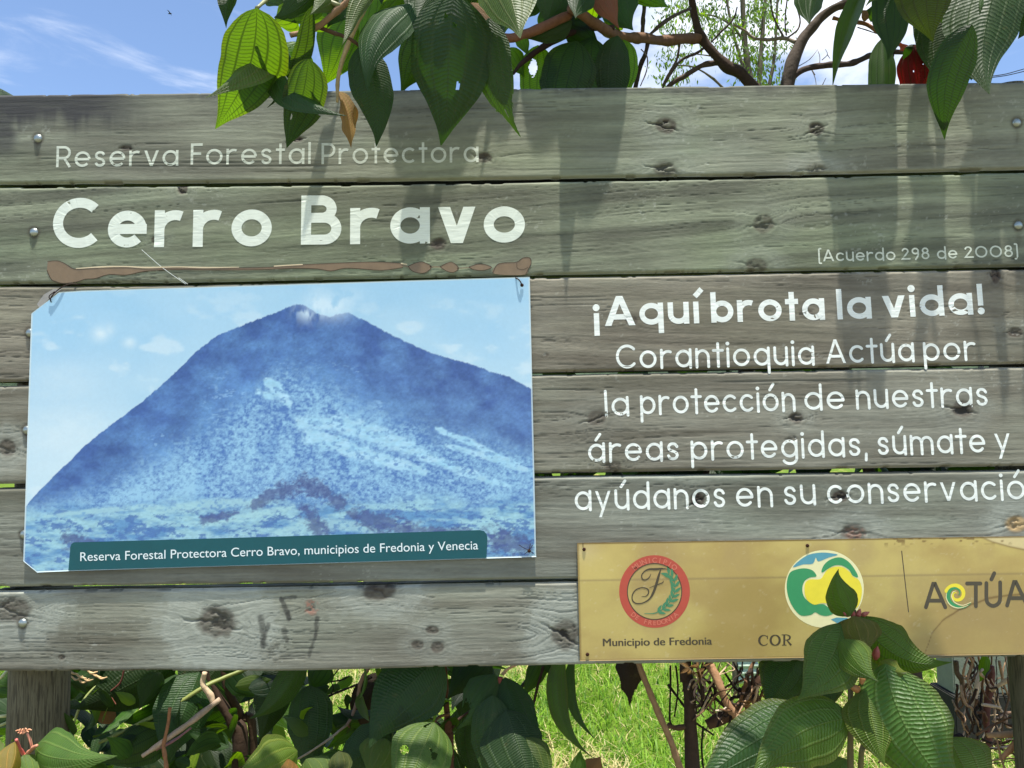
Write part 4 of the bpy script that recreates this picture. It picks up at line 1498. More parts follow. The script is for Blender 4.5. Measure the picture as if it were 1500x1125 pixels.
mt, t, out = mat_new('lawn_soil')
oc = t.new('ShaderNodeTexCoord').outputs['Object']
sp = t.new('ShaderNodeSeparateXYZ')
t.l.new(oc, sp.inputs[0])
n1 = t.noise(oc, 3.2, 6, .6)
n2 = t.noise(oc, 60, 6, .7)
gr = t.mix(n2, lin(52, 76, 20), lin(112, 136, 48))
gr = t.mix(t.step(n1, .54, .72), gr, lin(150, 142, 84))
bounce_path = t.mix(n2, lin(104, 98, 78), lin(146, 140, 112))  # unseen pale ground added before the sign to bounce light onto it
front = t.step(sp.outputs['Y'], -0.75, -0.35, 1.0, 0.0)
soil = t.mix(n2, lin(48, 40, 26), lin(98, 84, 56))
under = t.math('MULTIPLY', t.step(sp.outputs['Y'], -.5, -.2), t.step(sp.outputs['Y'], .8, 1.3, 1.0, 0.0))
cg = t.mix(front, gr, bounce_path)
cg = t.mix(under, cg, soil)
p_ = principled(t, cg, .95, .1, bump(t, n2, .6, .02))
t.l.new(p_.outputs[0], out.inputs[0])
tag(link("ground", ground(), mt, None, True), kind="structure")


def hill():
    xs = np.linspace(-150, 190, 130)
    ys = np.linspace(55, 230, 70)
    X, Y = np.meshgrid(xs, ys)
    z0, z1 = P(0, 120, 104)[2], P(40, 140, 104)[2]
    crest = .9 + np.interp(X, [-150, -100, P(0, 0, 104)[0], P(40, 0, 104)[0], -40, 20, 90, 190], [z0 + 9, z0 + 7, z0 - .6, z1 - 1.5, 24, 12, 20, 10])
    Z = crest * sm(55, 105, Y) * (1 - .7 * sm(120, 230, Y)) + 2.2 * (fbm(X / 4, Y / 4, 3, 4) - .3) * sm(55, 70, Y) - 1
    return np_mesh("hill", np.stack([X, Y, Z], -1).reshape(-1, 3), grid_quads(len(ys), len(xs)))


mt, t, out = mat_new('wooded_slope')
oc = t.new('ShaderNodeTexCoord').outputs['Object']
n1 = t.noise(oc, .35, 8, .7)
cg = t.mix(t.step(n1, .35, .65), lin(46, 58, 46), lin(78, 94, 72))  # greens darkened and greyed, with distance haze put into the colour
p_ = principled(t, cg, .9, .1, bump(t, n1, 1.0, 1.5))
t.l.new(p_.outputs[0], out.inputs[0])
tag(link("hill", hill(), mt, None, True), kind="structure")


def grass():
    rs = np.random.RandomState(5)
    N = 190000
    Y = 1.15 + 8.5 * rs.rand(N) ** 1.25
    X = (rs.rand(N) * 2 - 1) * (1.5 + Y * .86)
    clump = fbm(X * 2.2, Y * 2.2, 61, 4, .6)
    keep = rs.rand(N) < .55 + .9 * (clump - .3)
    X, Y, clump = X[keep], Y[keep], clump[keep]
    N = len(X)
    dry = np.clip(sm(.50, .68, fbm(X * 1.3 + 9, Y * 1.3, 62, 4, .6)) + .9 * sm(.25, 1.2, X - .25 * Y) * (Y < 3.6), 0, 1)
    isdry = rs.rand(N) < .12 + .5 * dry
    h = (.045 + .075 * rs.rand(N)) * (.6 + .8 * clump) * np.where(isdry, .8, 1)
    wd = .0022 + .0024 * rs.rand(N)
    az = rs.rand(N) * 2 * math.pi
    lean = (.35 + .9 * rs.rand(N)) * np.where(isdry, 1.5, 1)
    dx, dy = np.cos(az), np.sin(az)
    sx, sy = -dy, dx
    z0 = .05 * (fbm(X * .7, Y * .7, 5, 3) - .5) * np.exp(-((X / 14) ** 2 + ((Y - 4) / 14) ** 2)) - .008
    rows = []
    for u, wk in ((0, 1), (.5, .8), (1, .05)):
        bx, by = X + dx * h * lean * u * u, Y + dy * h * lean * u * u
        bz = z0 + h * u * (1 - .25 * u * lean.clip(0, 1.4))
        for sg in (-1, 1):
            rows.append(np.stack([bx + sg * sx * wd * wk, by + sg * sy * wd * wk, bz], -1))
    V = np.stack(rows, 1).reshape(-1, 3)
    b = np.arange(N)[:, None] * 6
    q = np.concatenate([b + np.array([[0, 1, 3, 2]]), b + np.array([[2, 3, 5, 4]])])
    g = lerp(lin3((66, 110, 24)) * np.ones((N, 3)), lin3((136, 176, 44)) * np.ones((N, 3)), rs.rand(N))
    d = lerp(lin3((188, 172, 112)) * np.ones((N, 3)), lin3((214, 202, 150)) * np.ones((N, 3)), rs.rand(N))
    c = np.where(isdry[:, None], d, g)
    me = np_mesh("grass", V, q, None, None, np.repeat(c, 6, 0))
    mt, t, out = mat_new('grass_blades')
    p = principled(t, attr(t), .55, .3)
    tr = t.new('ShaderNodeBsdfTranslucent')
    t.l.new(attr(t), tr.inputs[0])
    mx = t.new('ShaderNodeMixShader')
    mx.inputs[0].default_value = .4
    t.l.new(p.outputs[0], mx.inputs[1])
    t.l.new(tr.outputs[0], mx.inputs[2])
    t.l.new(mx.outputs[0], out.inputs[0])
    tag(link("grass", me, mt), kind="stuff")


grass()

# concrete wall and shade-dark base seen past the dry vines at the right
M_CONC = simple_mat('old_concrete', lin(116, 122, 108), .85, .2, var=.3, scale=14, bmp=.5, dist=.01)
M_DARKC = simple_mat('shade_dark_concrete', lin(44, 44, 40), .9, .2, var=.4, scale=12, bmp=.5, dist=.01)  # shade of the dark gap below the wall, put into the base's colour
wl = empty("concrete_wall", (1.9, 2.6, 0))
tag(wl, "low grey concrete wall behind the dry vines under the sign", "wall")


def boxes(name, lst, mat, parent, bev=.006):
    import bmesh
    bm = bmesh.new()
    for (x0, x1, y0, y1, z0, z1) in lst:
        vs = [bm.verts.new((x, y, z)) for x in (x0, x1) for y in (y0, y1) for z in (z0, z1)]
        for f in ((0, 1, 3, 2), (4, 6, 7, 5), (0, 4, 5, 1), (2, 3, 7, 6), (0, 2, 6, 4), (1, 5, 7, 3)):
            bm.faces.new([vs[i] for i in f])
    bmesh.ops.recalc_face_normals(bm, faces=bm.faces)
    bmesh.ops.bevel(bm, geom=bm.edges[:], offset=bev, segments=2, affect='EDGES')
    me = bpy.data.meshes.new(name)
    bm.to_mesh(me)
    bm.free()
    return link(name, me, mat, parent)


a_, b_ = P(1398, 1010, 2.6), P(1700, 1010, 2.6)
zt = P(1440, 940, 2.6)[2]
zm = P(1480, 1016, 2.6)[2]
boxes("wall_face", [(a_[0], b_[0], 2.60, 2.76, zm, zt)], M_CONC, wl)
boxes("shade_base", [(a_[0] - .02, b_[0] + .02, 2.57, 2.80, -.1, zm - .002)], M_DARKC, wl)
sheet = empty("corrugated_sheet", (1.0, 3.4, 0))
tag(sheet, "pale ribbed metal sheet half hidden behind the tangle of dry vines", "metal sheet")
s0, s1 = P(1082, 1000, 3.4), P(1112, 1000, 3.4)
zt, zb = P(1090, 930, 3.4)[2], P(1090, 1002, 3.4)[2]
zz = np.linspace(zb, zt, 60)
xx = np.array([s0[0], s1[0]])
XX, ZZ = np.meshgrid(xx, zz)
YY = 3.4 + .010 * np.sin(ZZ * 2 * math.pi / .045)
Vf = np.stack([XX, YY, ZZ], -1).reshape(-1, 3)
Vb = Vf + np.array((0, .004, 0))
nq = grid_quads(60, 2)
rim = np.array([[i * 2, (i + 1) * 2, (i + 1) * 2 + 120, i * 2 + 120] for i in range(59)] + [[i * 2 + 1, i * 2 + 121, (i + 1) * 2 + 121, (i + 1) * 2 + 1] for i in range(59)])
link("ribbed_panel", np_mesh("ribbed_panel", np.vstack([Vf, Vb]), np.vstack([nq, nq[:, ::-1] + 120, rim])), simple_mat('pale_sheet_metal', lin(170, 186, 166), .5, .4, .2, .15, 20), sheet, True)
bx = Bag()
bx.tube([(s0[0] - .01, 3.43, zt), (s0[0] - .01, 3.43, -.1)], .02, 8, 2, col=lin3((90, 84, 70)))
bx.build("stake", M_BARK, sheet)


# =================================================================== LEAVES
PROF_U = np.array([0, .02, .06, .12, .22, .35, .5, .65, .78, .88, .94, .975, 1])
PROF_W = np.array([.06, .26, .52, .75, .94, 1.0, .93, .70, .42, .20, .10, .05, .010])

_pu = np.linspace(0, 1, 801)
_pw = np.interp(_pu, PROF_U, PROF_W)
_pk = np.exp(-np.linspace(-2, 2, 61) ** 2)
_pws = np.convolve(np.r_[np.full(30, 0.0), _pw, np.full(30, 0.0)], _pk / _pk.sum(), 'valid')
_bl = np.clip(np.minimum(_pu / .06, (1 - _pu) / .10), 0, 1)
PROF_U, PROF_W = _pu, (_pw * (1 - _bl) + _pws * _bl) * np.clip(_pu / .02, .12, 1) ** .5


def leaf_geom(a, b, wid, roll=0.0, fold=.25, arch=.06, side=0.0, cup=.12, twist=0.0, n=34, m_=13, holes=(), slim=1.0, flip=False, wave=.03, seed=0, droop=0.0):
    """a broad leaf from stalk end a to tip b. roll turns it about its axis (0 = face to the camera),
    fold bends the halves back (+) or forward (-), arch bows the midrib to the viewer, side bows it sideways"""
    a, b = np.asarray(a, float), np.asarray(b, float)
    ax = b - a
    L = np.linalg.norm(ax)
    ah = ax / L
    v = CAM - (a + b) / 2
    v /= np.linalg.norm(v)
    n0 = v - v.dot(ah) * ah
    n0 /= np.linalg.norm(n0) + 1e-9
    w0 = np.cross(ah, n0)
    u = np.linspace(0, 1, n)
    s = np.linspace(-1, 1, m_)
    bow = 4 * u * (1 - u)
    mid = a + ah * (u * L)[:, None] + n0 * (arch * L * bow)[:, None] + w0 * (side * L * bow)[:, None]
    mid = mid + np.array((0, 0, -1.0)) * (droop * L * u ** 3)[:, None]
    rs = np.random.RandomState(seed)
    ph = rs.rand(6) * 6.28
    mid = mid + (w0 * (.05 * math.sin(ph[4])) + n0 * (.06 * math.sin(ph[5])))[None] * (L * np.clip((u - .62) / .38, 0, 1) ** 2)[:, None]
    tg = np.gradient(mid, axis=0)
    tg /= np.linalg.norm(tg, axis=1, keepdims=True)
    half = wid / 2 * np.interp(u, PROF_U, PROF_W) ** slim
    V = np.zeros((n, m_, 3))
    for i in range(n):
        nn = n0 - n0.dot(tg[i]) * tg[i]
        nn /= np.linalg.norm(nn)
        ww = np.cross(tg[i], nn)
        r_ = roll + twist * (u[i] - .3)
        nr = nn * math.cos(r_) - ww * math.sin(r_)
        wr = ww * math.cos(r_) + nn * math.sin(r_)
        h = half[i]
        sgn = np.abs(s)
        quilt = .035 * np.abs(np.sin(np.pi * np.interp(sgn, [0, .42, .8, 1], [0, 1, 2, 2.4])))
        out_ = (-fold * sgn - cup * sgn ** 2 + quilt) * h
        edge = 1 + (wave * np.sin(u[i] * 17 + ph[0] + (s > 0) * 2) + .10 * math.sin(ph[3]) * s) * sgn
        wv = wave * 1.6 * h * sgn ** 2 * np.sin(u[i] * 11 + ph[1] + (s > 0) * ph[2])
        V[i] = mid[i] + wr * (s * h * edge * math.cos(min(abs(fold), 1.2)))[:, None] + nr * (out_ + wv)[:, None]
    U, S = np.meshgrid(u, (s + 1) / 2, indexing='ij')
    q = grid_quads(n, m_)
    if holes:
        cu, cs = U.ravel()[q].mean(1), (S.ravel()[q].mean(1) * 2 - 1)
        keep = np.ones(len(q), bool)
        for (hu, hs, hr) in holes:
            jag = .75 + .5 * vnoise(cu * 40, cs * 12, seed + 3)
            keep &= np.hypot((cu - hu) * 2.2, (cs - hs)) > hr * jag
        q = q[keep]
    # the upper face is the one turned to the camera unless flip
    if not flip:
        q = q[:, ::-1]
    return V.reshape(-1, 3), q, np.stack([U.ravel(), S.ravel()], 1)


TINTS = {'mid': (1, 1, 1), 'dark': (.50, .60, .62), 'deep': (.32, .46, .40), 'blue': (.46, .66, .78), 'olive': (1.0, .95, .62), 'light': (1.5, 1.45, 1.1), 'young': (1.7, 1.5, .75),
         'red': (2.6, .55, .45), 'rose': (3.2, .95, .85), 'grey': (1.25, 1.05, 1.15), 'yellow': (2.3, 2.1, .6), 'rust': (1.0, .75, .6), 'gold': (1.5, 1.3, .85), 'mid2': (1, 1, 1), 'brownred': (.95, .50, .46), 'black': (.16, .14, .13), 'shaded': (.22, .30, .24)}  # darkest greens put the undergrowth's shade into the leaf colour


def leaf(parent, base, tip, wid, Y, Yt=None, tint='mid', mat=None, name="leaf", stalk=None, **kw):
    """base and tip in photo pixels, width in photo pixels, Y = distance behind (+) or before (-) the sign's face"""
    Yt = Y if Yt is None else Yt
    hi = bool(kw.get('holes'))
    if hi:
        kw['n'], kw['m_'] = 90, 41
    kw.setdefault('seed', int(base[0] * 7 + base[1] * 13) % 9999)
    a, b = P(*base, Y), P(*tip, Yt)
    V, q, uv = leaf_geom(a, b, wid * mpp((Y + Yt) / 2), **kw)
    B = Bag()
    tc_ = np.array(TINTS[tint]) if isinstance(tint, str) else np.array(tint)
    rs = random.Random(kw['seed'])
    tc_ = tc_ * (.9 + .2 * rs.random())
    col = np.tile(tc_, (len(V), 1))
    if tint == 'mid' or tint == 'light' or tint == 'young' or mat is M_NEAR:     # reddish rim of young leaves
        rim_ = np.abs(uv[:, 1] * 2 - 1) ** 8
        col = col * (1 - .5 * rim_[:, None]) + np.array((1.6, .8, .6)) * .5 * rim_[:, None]
    B.add(V, q, None, uv, col)
    if stalk:
        pts = [P(x, y, yy) for x, y, yy in stalk] + [a]
        B.tube(pts, [.0022, .0017], 6, 5, col=tc_ * np.array((1.3, 1.0, .8)))
    return B.build(name, mat or M_LEAF, parent)


def stem(parent, pts, rad, col, name="stem", mat=None, wob=.25, sides=9, k=7, seed=1):
    B = Bag()
    B.tube([P(x, y, Y) for x, y, Y in pts], rad, sides, k, wob, seed, lin3(col))
    return B.build(name, mat or M_BARK, parent)


def mass(name, parent, n, box, size, tints, mat=M_LEAF, seed=1, aim=(0, 0, -1), spread=.8, flat=1.0, keep=None, m_=7, nn=12, slim=1.0, dn=.5):
    """many leaves of one shrub as a single part: box = (x0,x1,y0,y1,z0,z1) in metres"""
    rs = random.Random(seed)
    B = Bag()
    k = 0
    while k < n:
        p = np.array([rs.uniform(box[0], box[1]), rs.uniform(box[2], box[3]), rs.uniform(box[4], box[5])])
        d = np.array(aim) * dn + spread * np.array([rs.gauss(0, 1), flat * rs.gauss(0, 1), rs.gauss(0, .7)])
        d /= np.linalg.norm(d)
        L = rs.uniform(*size)
        if keep and not keep(p, rs, p + d * L):
            k += .01
            continue
        V, q, uv = leaf_geom(p, p + d * L, L * rs.uniform(.36, .5), roll=rs.uniform(0, 6.28), fold=rs.uniform(.05, .5), arch=rs.uniform(-.15, .15), side=rs.uniform(-.1, .1), n=nn, m_=m_, slim=slim,
                             seed=rs.randint(0, 9999), flip=rs.random() < .5)
        tc_ = np.array(TINTS[rs.choice(tints)]) * rs.uniform(.8, 1.2)
        B.add(V, q, None, uv, tc_)
        k += 1
    return B.build(name, mat, parent)


ZT = P(750, 128, 0)[2]          # top of the sign, metres
BROWN, DBROWN, GREY = (128, 100, 78), (70, 54, 44), (96, 86, 76)

# ------------------------------------------------------------------- tree whose leaves hang over the sign (left of middle)
tr1 = empty("broadleaf_tree", PV(1015, 1140, .30) * Vector((1, 1, 0)) if False else Vector((P(1015, 1140, .30)[0], .30, 0)))
tag(tr1, "broad-leaved tree with large ribbed leaves hanging over the middle of the sign's top", "tree")
gx_, gz_ = P(1015, 1140, .30)[[0, 2]]
B = Bag()
B.tube([(gx_, .30, -.1), tuple(P(1012, 1060, .30)), tuple(P(1004, 980, .30)), tuple(P(1025, 700, .32)), tuple(P(1180, 330, .36)), tuple(P(1110, 140, .36)), tuple(P(1066, 98, .36)), tuple(P(1042, 74, .36)), tuple(P(1026, 52, .36)), tuple(P(1018, 24, .36)), tuple(P(1011, -20, .36)), tuple(P(1006, -70, .36))],
       [.018, .0135, .0115, .014, .015, .0145, .0125, .012, .0105, .0085, .008, .007], 12, 9, .22, 3, lin3((70, 56, 46)))
B.build("trunk", M_BARK, tr1)
stem(tr1, [(1026, 56, .36), (1012, 56, .345), (990, 58, .30), (966, 59, .26), (940, 56, .20), (905, 52, .14), (880, 40, .08), (852, 21, .02), (835, 10, 0)], [.013, .011, .0115, .012, .011, .0105, .010, .009, .008], (116, 88, 68), "branch", seed=5)
stem(tr1, [(1056, 90, .37), (1043, 93, .38), (1026, 97, .38), (1005, 110, .38), (984, 122, .38), (966, 145, .38)], [.0085, .0075, .0065, .006, .0055, .005], (92, 78, 68), "branch", seed=7)
stem(tr1, [(835, 22, .02), (800, 38, .01), (770, 50, 0), (742, 56, -.01), (700, 40, -.015), (660, 10, -.02), (640, -30, -.02)], [.0085, .008, .008, .0075, .007, .006, .005], (112, 78, 58), "branch", seed=8)
stem(tr1, [(900, 40, .10), (850, 44, .10), (800, 66, .08), (765, 92, .06), (752, 108, .05)], [.005, .006, .006, .005, .003], (56, 42, 36), "branch", seed=9)
stem(tr1, [(752, -40, -.22), (650, -60, -.22), (560, -40, -.22), (500, 10, -.21), (460, 42, -.21), (425, 52, -.22)], [.008, .007, .006, .005, .0045, .0035], (150, 120, 92), "branch", seed=10)
stem(tr1, [(560, -40, -.22), (520, 40, -.20), (497, 105, -.19), (494, 150, -.185)], [.005, .004, .0035, .002], (170, 150, 110), "branch", seed=11)
stem(tr1, [(500, 10, -.21), (440, -14, -.22), (400, -6, -.23), (376, 12, -.27)], [.004, .0035, .003, .0025], (130, 132, 88), "twig", M_STEM, seed=12)
stem(tr1, [(452, 34, -.21), (480, 45, -.20), (510, 56, -.2), (530, 70, -.19)], [.0025, .003, .003, .0025], (90, 70, 52), "twig", seed=13)
stem(tr1, [(950, 58, .22), (946, 76, .22), (937, 100, .24), (930, 132, .26)], [.005, .0045, .005, .005], (70, 60, 54), "branch", seed=14)
stem(tr1, [(940, 54, .20), (942, 30, .20), (945, -10, .20)], [.005, .0045, .004], (80, 72, 66), "branch", seed=15)
stem(tr1, [(951, 52, .22), (966, 38, .22), (986, 24, .24), (1012, 12, .3)], [.0035, .004, .004, .003], (86, 76, 68), "twig", seed=16)
stem(tr1, [(996, 62, .30), (991, 88, .32), (978, 112, .33), (970, 126, .34)], [.0025, .003, .003, .002], (96, 82, 70), "twig", seed=17)
stem(tr1, [(1034, 68, .36), (1020, 78, .37), (998, 88, .38), (984, 106, .38), (970, 130, .38)], [.003, .0035, .0035, .003, .002], (88, 78, 68), "twig", seed=18)
stem(tr1, [(939, 72, .2), (948, 84, .2), (947, 104, .2), (938, 126, .2)], [.0012, .0014, .0013, .0012], (120, 108, 110), "twig", seed=19)
stem(tr1, [(1042, 62, .36), (1057, 46, .35), (1074, 28, .35), (1080, 10, .34)], [.002, .0025, .0022, .0015], (70, 60, 52), "twig", seed=20)

L = lambda *a, **k: leaf(tr1, *a, **k)
# the far left hanging pair: one face sunlit from behind, its neighbour catching the light on its upper side
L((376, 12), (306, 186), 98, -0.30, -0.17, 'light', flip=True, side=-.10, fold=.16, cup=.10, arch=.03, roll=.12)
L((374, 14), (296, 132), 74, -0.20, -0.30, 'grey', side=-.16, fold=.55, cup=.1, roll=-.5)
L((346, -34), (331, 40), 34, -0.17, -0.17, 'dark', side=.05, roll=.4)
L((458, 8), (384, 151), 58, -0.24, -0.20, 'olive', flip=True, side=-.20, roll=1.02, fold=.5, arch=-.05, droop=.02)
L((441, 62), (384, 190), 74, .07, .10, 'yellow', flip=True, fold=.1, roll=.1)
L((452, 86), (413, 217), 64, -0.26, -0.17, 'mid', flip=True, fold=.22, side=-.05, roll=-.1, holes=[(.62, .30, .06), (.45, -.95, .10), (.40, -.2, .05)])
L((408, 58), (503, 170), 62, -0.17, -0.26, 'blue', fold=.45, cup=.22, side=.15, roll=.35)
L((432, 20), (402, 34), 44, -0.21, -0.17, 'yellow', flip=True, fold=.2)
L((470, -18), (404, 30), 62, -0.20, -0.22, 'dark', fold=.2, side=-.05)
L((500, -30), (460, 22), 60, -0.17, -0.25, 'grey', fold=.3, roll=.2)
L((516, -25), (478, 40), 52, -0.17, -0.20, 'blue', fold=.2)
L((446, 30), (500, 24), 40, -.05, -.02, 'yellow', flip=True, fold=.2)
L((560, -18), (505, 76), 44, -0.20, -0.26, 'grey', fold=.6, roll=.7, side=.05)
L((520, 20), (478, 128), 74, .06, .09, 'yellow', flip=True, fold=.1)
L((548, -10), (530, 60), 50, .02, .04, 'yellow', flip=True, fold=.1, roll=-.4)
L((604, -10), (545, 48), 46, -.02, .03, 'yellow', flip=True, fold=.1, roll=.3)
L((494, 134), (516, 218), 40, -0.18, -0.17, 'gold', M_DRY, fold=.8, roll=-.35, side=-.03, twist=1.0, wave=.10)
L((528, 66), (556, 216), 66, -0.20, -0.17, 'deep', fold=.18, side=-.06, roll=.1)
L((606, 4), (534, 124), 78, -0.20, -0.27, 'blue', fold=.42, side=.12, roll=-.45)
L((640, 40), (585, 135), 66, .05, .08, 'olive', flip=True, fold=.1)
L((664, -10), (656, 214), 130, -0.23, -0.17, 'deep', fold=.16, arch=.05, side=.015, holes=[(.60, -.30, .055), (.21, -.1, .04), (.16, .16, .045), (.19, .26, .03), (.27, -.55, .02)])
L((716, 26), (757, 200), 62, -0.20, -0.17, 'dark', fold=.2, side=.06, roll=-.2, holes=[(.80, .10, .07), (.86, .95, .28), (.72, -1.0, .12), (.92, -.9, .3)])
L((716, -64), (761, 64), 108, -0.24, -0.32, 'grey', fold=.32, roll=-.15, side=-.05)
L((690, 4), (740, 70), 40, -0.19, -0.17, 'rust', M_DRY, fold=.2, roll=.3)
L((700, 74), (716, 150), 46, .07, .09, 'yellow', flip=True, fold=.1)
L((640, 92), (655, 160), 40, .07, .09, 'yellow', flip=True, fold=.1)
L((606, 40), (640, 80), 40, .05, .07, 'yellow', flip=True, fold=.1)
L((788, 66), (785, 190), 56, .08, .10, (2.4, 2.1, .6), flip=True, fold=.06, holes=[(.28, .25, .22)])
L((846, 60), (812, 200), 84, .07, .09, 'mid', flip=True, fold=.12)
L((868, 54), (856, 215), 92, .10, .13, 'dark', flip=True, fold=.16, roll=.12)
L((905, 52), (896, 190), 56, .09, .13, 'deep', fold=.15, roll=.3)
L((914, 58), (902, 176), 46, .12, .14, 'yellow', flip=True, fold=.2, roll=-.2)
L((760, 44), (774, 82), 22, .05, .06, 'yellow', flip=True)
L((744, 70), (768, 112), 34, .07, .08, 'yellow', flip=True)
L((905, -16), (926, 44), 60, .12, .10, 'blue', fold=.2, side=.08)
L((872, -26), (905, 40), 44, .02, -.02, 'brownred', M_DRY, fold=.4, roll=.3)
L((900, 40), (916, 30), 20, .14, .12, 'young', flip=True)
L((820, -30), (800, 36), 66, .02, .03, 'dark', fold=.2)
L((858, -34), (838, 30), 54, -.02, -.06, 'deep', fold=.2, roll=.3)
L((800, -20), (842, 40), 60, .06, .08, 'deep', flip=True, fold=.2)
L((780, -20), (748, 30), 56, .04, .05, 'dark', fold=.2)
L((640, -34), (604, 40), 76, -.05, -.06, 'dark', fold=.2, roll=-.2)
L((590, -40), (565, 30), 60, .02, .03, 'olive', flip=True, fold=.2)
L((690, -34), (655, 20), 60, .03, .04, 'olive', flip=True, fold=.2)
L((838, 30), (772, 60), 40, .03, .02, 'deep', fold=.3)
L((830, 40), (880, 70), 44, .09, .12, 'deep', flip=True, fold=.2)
rs = random.Random(91)
for k in range(26):
    bx = 400 + 545 * (k + rs.random()) / 26
    by = rs.uniform(-46, 4)
    L((bx, by), (bx + rs.uniform(-44, 44), by + rs.uniform(42, 78)), rs.uniform(40, 64), rs.uniform(.03, .26), rs.uniform(.03, .26), rs.choice(['dark', 'deep', 'mid', 'olive', 'yellow', 'yellow']), flip=rs.random() < .6, fold=rs.uniform(.1, .5), roll=rs.uniform(-.8, .8), side=rs.uniform(-.1, .1))
# strap leaf and dead leaf that show below the sign
L((826, 950), (868, 1118), 34, .20, .16, 'mid', fold=.35, side=.17, slim=1.4, roll=.3)
L((842, 958), (876, 1090), 20, .24, .22, 'dark', fold=.3, side=.15, slim=1.4, roll=.5)
L((922, 950), (921, 1034), 40, .26, .25, 'black', M_DRY, name="dead_leaf", fold=.3, wave=.12, holes=[(.9, .9, .3), (.80, -.95, .2), (.62, 1, .12)])
# crown above the photograph's upper edge: it throws the shade that lies on the sign
XP = lambda px: P(px, 0, 0)[0]


def crown_at(p):
    """above the picture's upper edge everywhere"""
    return p[2] > P(750, -30, p[1])[2] + .10


def shade_left(p, r, e):
    if not (crown_at(p) and crown_at(e)) or p[0] > XP(950):
        return False
    lo, hi = min(p[1], e[1]), max(p[1], e[1])
    if hi < .06 and lo < -.02:
        return False
    if lo < .05:
        return lo > -.03 and hi < .05 and XP(430) < min(p[0], e[0])
    return lo > .30 and r.random() < .6


mass("crown", tr1, 190, (XP(-60), XP(950), -.48, .75, ZT + .22, ZT + .75), (.15, .26), ['mid', 'dark', 'olive'], seed=3, nn=12, m_=7, spread=.6, dn=.4, keep=shade_left)


mass("crown", tr1, 110, (XP(410), XP(960), -.030, .05, ZT + .215, ZT + .50), (.12, .20), ['mid', 'dark', 'olive'], seed=33, nn=12, m_=7, aim=(.2, 0, -.3), spread=.7, flat=.10, dn=.6,
     keep=lambda p, r, e: crown_at(p) and crown_at(e) and XP(428) < min(p[0], e[0]) and max(p[0], e[0]) < XP(945) and min(abs(p[0] - XP(462)), abs(e[0] - XP(462))) > .012)

# ------------------------------------------------------------------- tree at the right
tr2 = empty("broadleaf_tree", Vector((P(1345, 1150, .30)[0], .30, 0)))
tag(tr2, "broad-leaved tree whose dark leaves hang over the sign's upper right corner", "tree")
B = Bag()
gx_, gz_ = P(1345, 1150, .30)[[0, 2]]
B.tube([(gx_, .30, -.1), tuple(P(1344, 1080, .30)), tuple(P(1340, 980, .30)), tuple(P(1250, 600, .34)), tuple(P(1150, 240, .36)), tuple(P(1155, 118, .36)), tuple(P(1170, 70, .36)), tuple(P(1186, 44, .36)), tuple(P(1216, 16, .35)), tuple(P(1250, 0, .33)), tuple(P(1330, -40, .25))],
       [.016, .014, .012, .015, .015, .0145, .0125, .0105, .010, .009, .007], 12, 9, .22, 13, lin3((84, 74, 66)))
B.build("trunk", M_BARK, tr2)
stem(tr2, [(1158, 116, .36), (1178, 102, .35), (1210, 95, .34), (1245, 93, .33), (1275, 82, .31), (1300, 76, .29), (1330, 76, .26), (1350, 70, .2)], [.008, .0072, .007, .0065, .0065, .006, .005, .004], (84, 72, 66), "branch", seed=21)
stem(tr2, [(1220, 26, .35), (1240, 32, .34), (1264, 34, .33), (1282, 44, .32), (1300, 58, .3), (1318, 66, .28)], [.0045, .004, .0042, .004, .0038, .0035], (150, 104, 70), "twig", seed=22)
stem(tr2, [(1166, 62, .36), (1148, 56, .38), (1130, 58, .4), (1105, 56, .42), (1090, 44, .42), (1074, 36, .42)], [.005, .0045, .004, .0035, .003, .0025], (140, 128, 112), "branch", seed=23)
stem(tr2, [(1154, 55, .38), (1168, 44, .38), (1172, 30, .38), (1168, 8, .38), (1172, -20, .38)], [.002, .002, .0018, .0016, .0014], (110, 92, 78), "twig", seed=24)
stem(tr2, [(1148, 54, .38), (1136, 32, .38), (1130, 10, .38), (1128, -20, .38)], [.0024, .002, .0018, .0016], (96, 84, 74), "twig", seed=25)
stem(tr2, [(1152, 52, .38), (1150, 30, .38), (1154, -10, .38)], [.0018, .0016, .0014], (90, 78, 70), "twig", seed=26)
stem(tr2, [(1308, 74, .28), (1308, 84, .28), (1302, 94, .28)], [.002, .0018, .001], (50, 44, 40), "twig", seed=27)
stem(tr2, [(1256, 40, .33), (1275, 46, .33), (1286, 50, .33)], [.0013, .0013, .001], (80, 76, 84), "twig", seed=28)
stem(tr2, [(1350, 70, .2), (1400, 20, .1), (1440, -30, -.02), (1520, -60, -.1)], [.004, .006, .007, .008], (96, 80, 66), "branch", seed=29)
B = Bag()
for pts in ([(1168, 98), (1186, 87), (1198, 72)], [(1186, 87), (1192, 80)], [(1187, 98), (1194, 114), (1196, 128)], [(1194, 110), (1186, 96)], [(1200, 100), (1201, 84), (1198, 74)], [(1204, 88), (1212, 80), (1209, 72)], [(1212, 80), (1216, 86)], [(1205, 124), (1210, 114)]):
    B.tube([P(x, y, .40) for x, y in pts], [.0011, .0006], 5, 3, col=lin3((150, 138, 130)))
B.build("dry_twig", M_BARK, tr2)
L = lambda *a, **k: leaf(tr2, *a, **k)
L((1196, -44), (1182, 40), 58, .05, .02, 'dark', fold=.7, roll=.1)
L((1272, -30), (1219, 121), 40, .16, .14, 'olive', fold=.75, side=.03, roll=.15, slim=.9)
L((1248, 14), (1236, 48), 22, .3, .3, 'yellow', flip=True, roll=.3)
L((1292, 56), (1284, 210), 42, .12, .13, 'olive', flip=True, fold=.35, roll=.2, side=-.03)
L((1312, -34), (1308, 92), 62, .02, .01, (.7, .72, .45), flip=True, fold=.35, roll=.25)
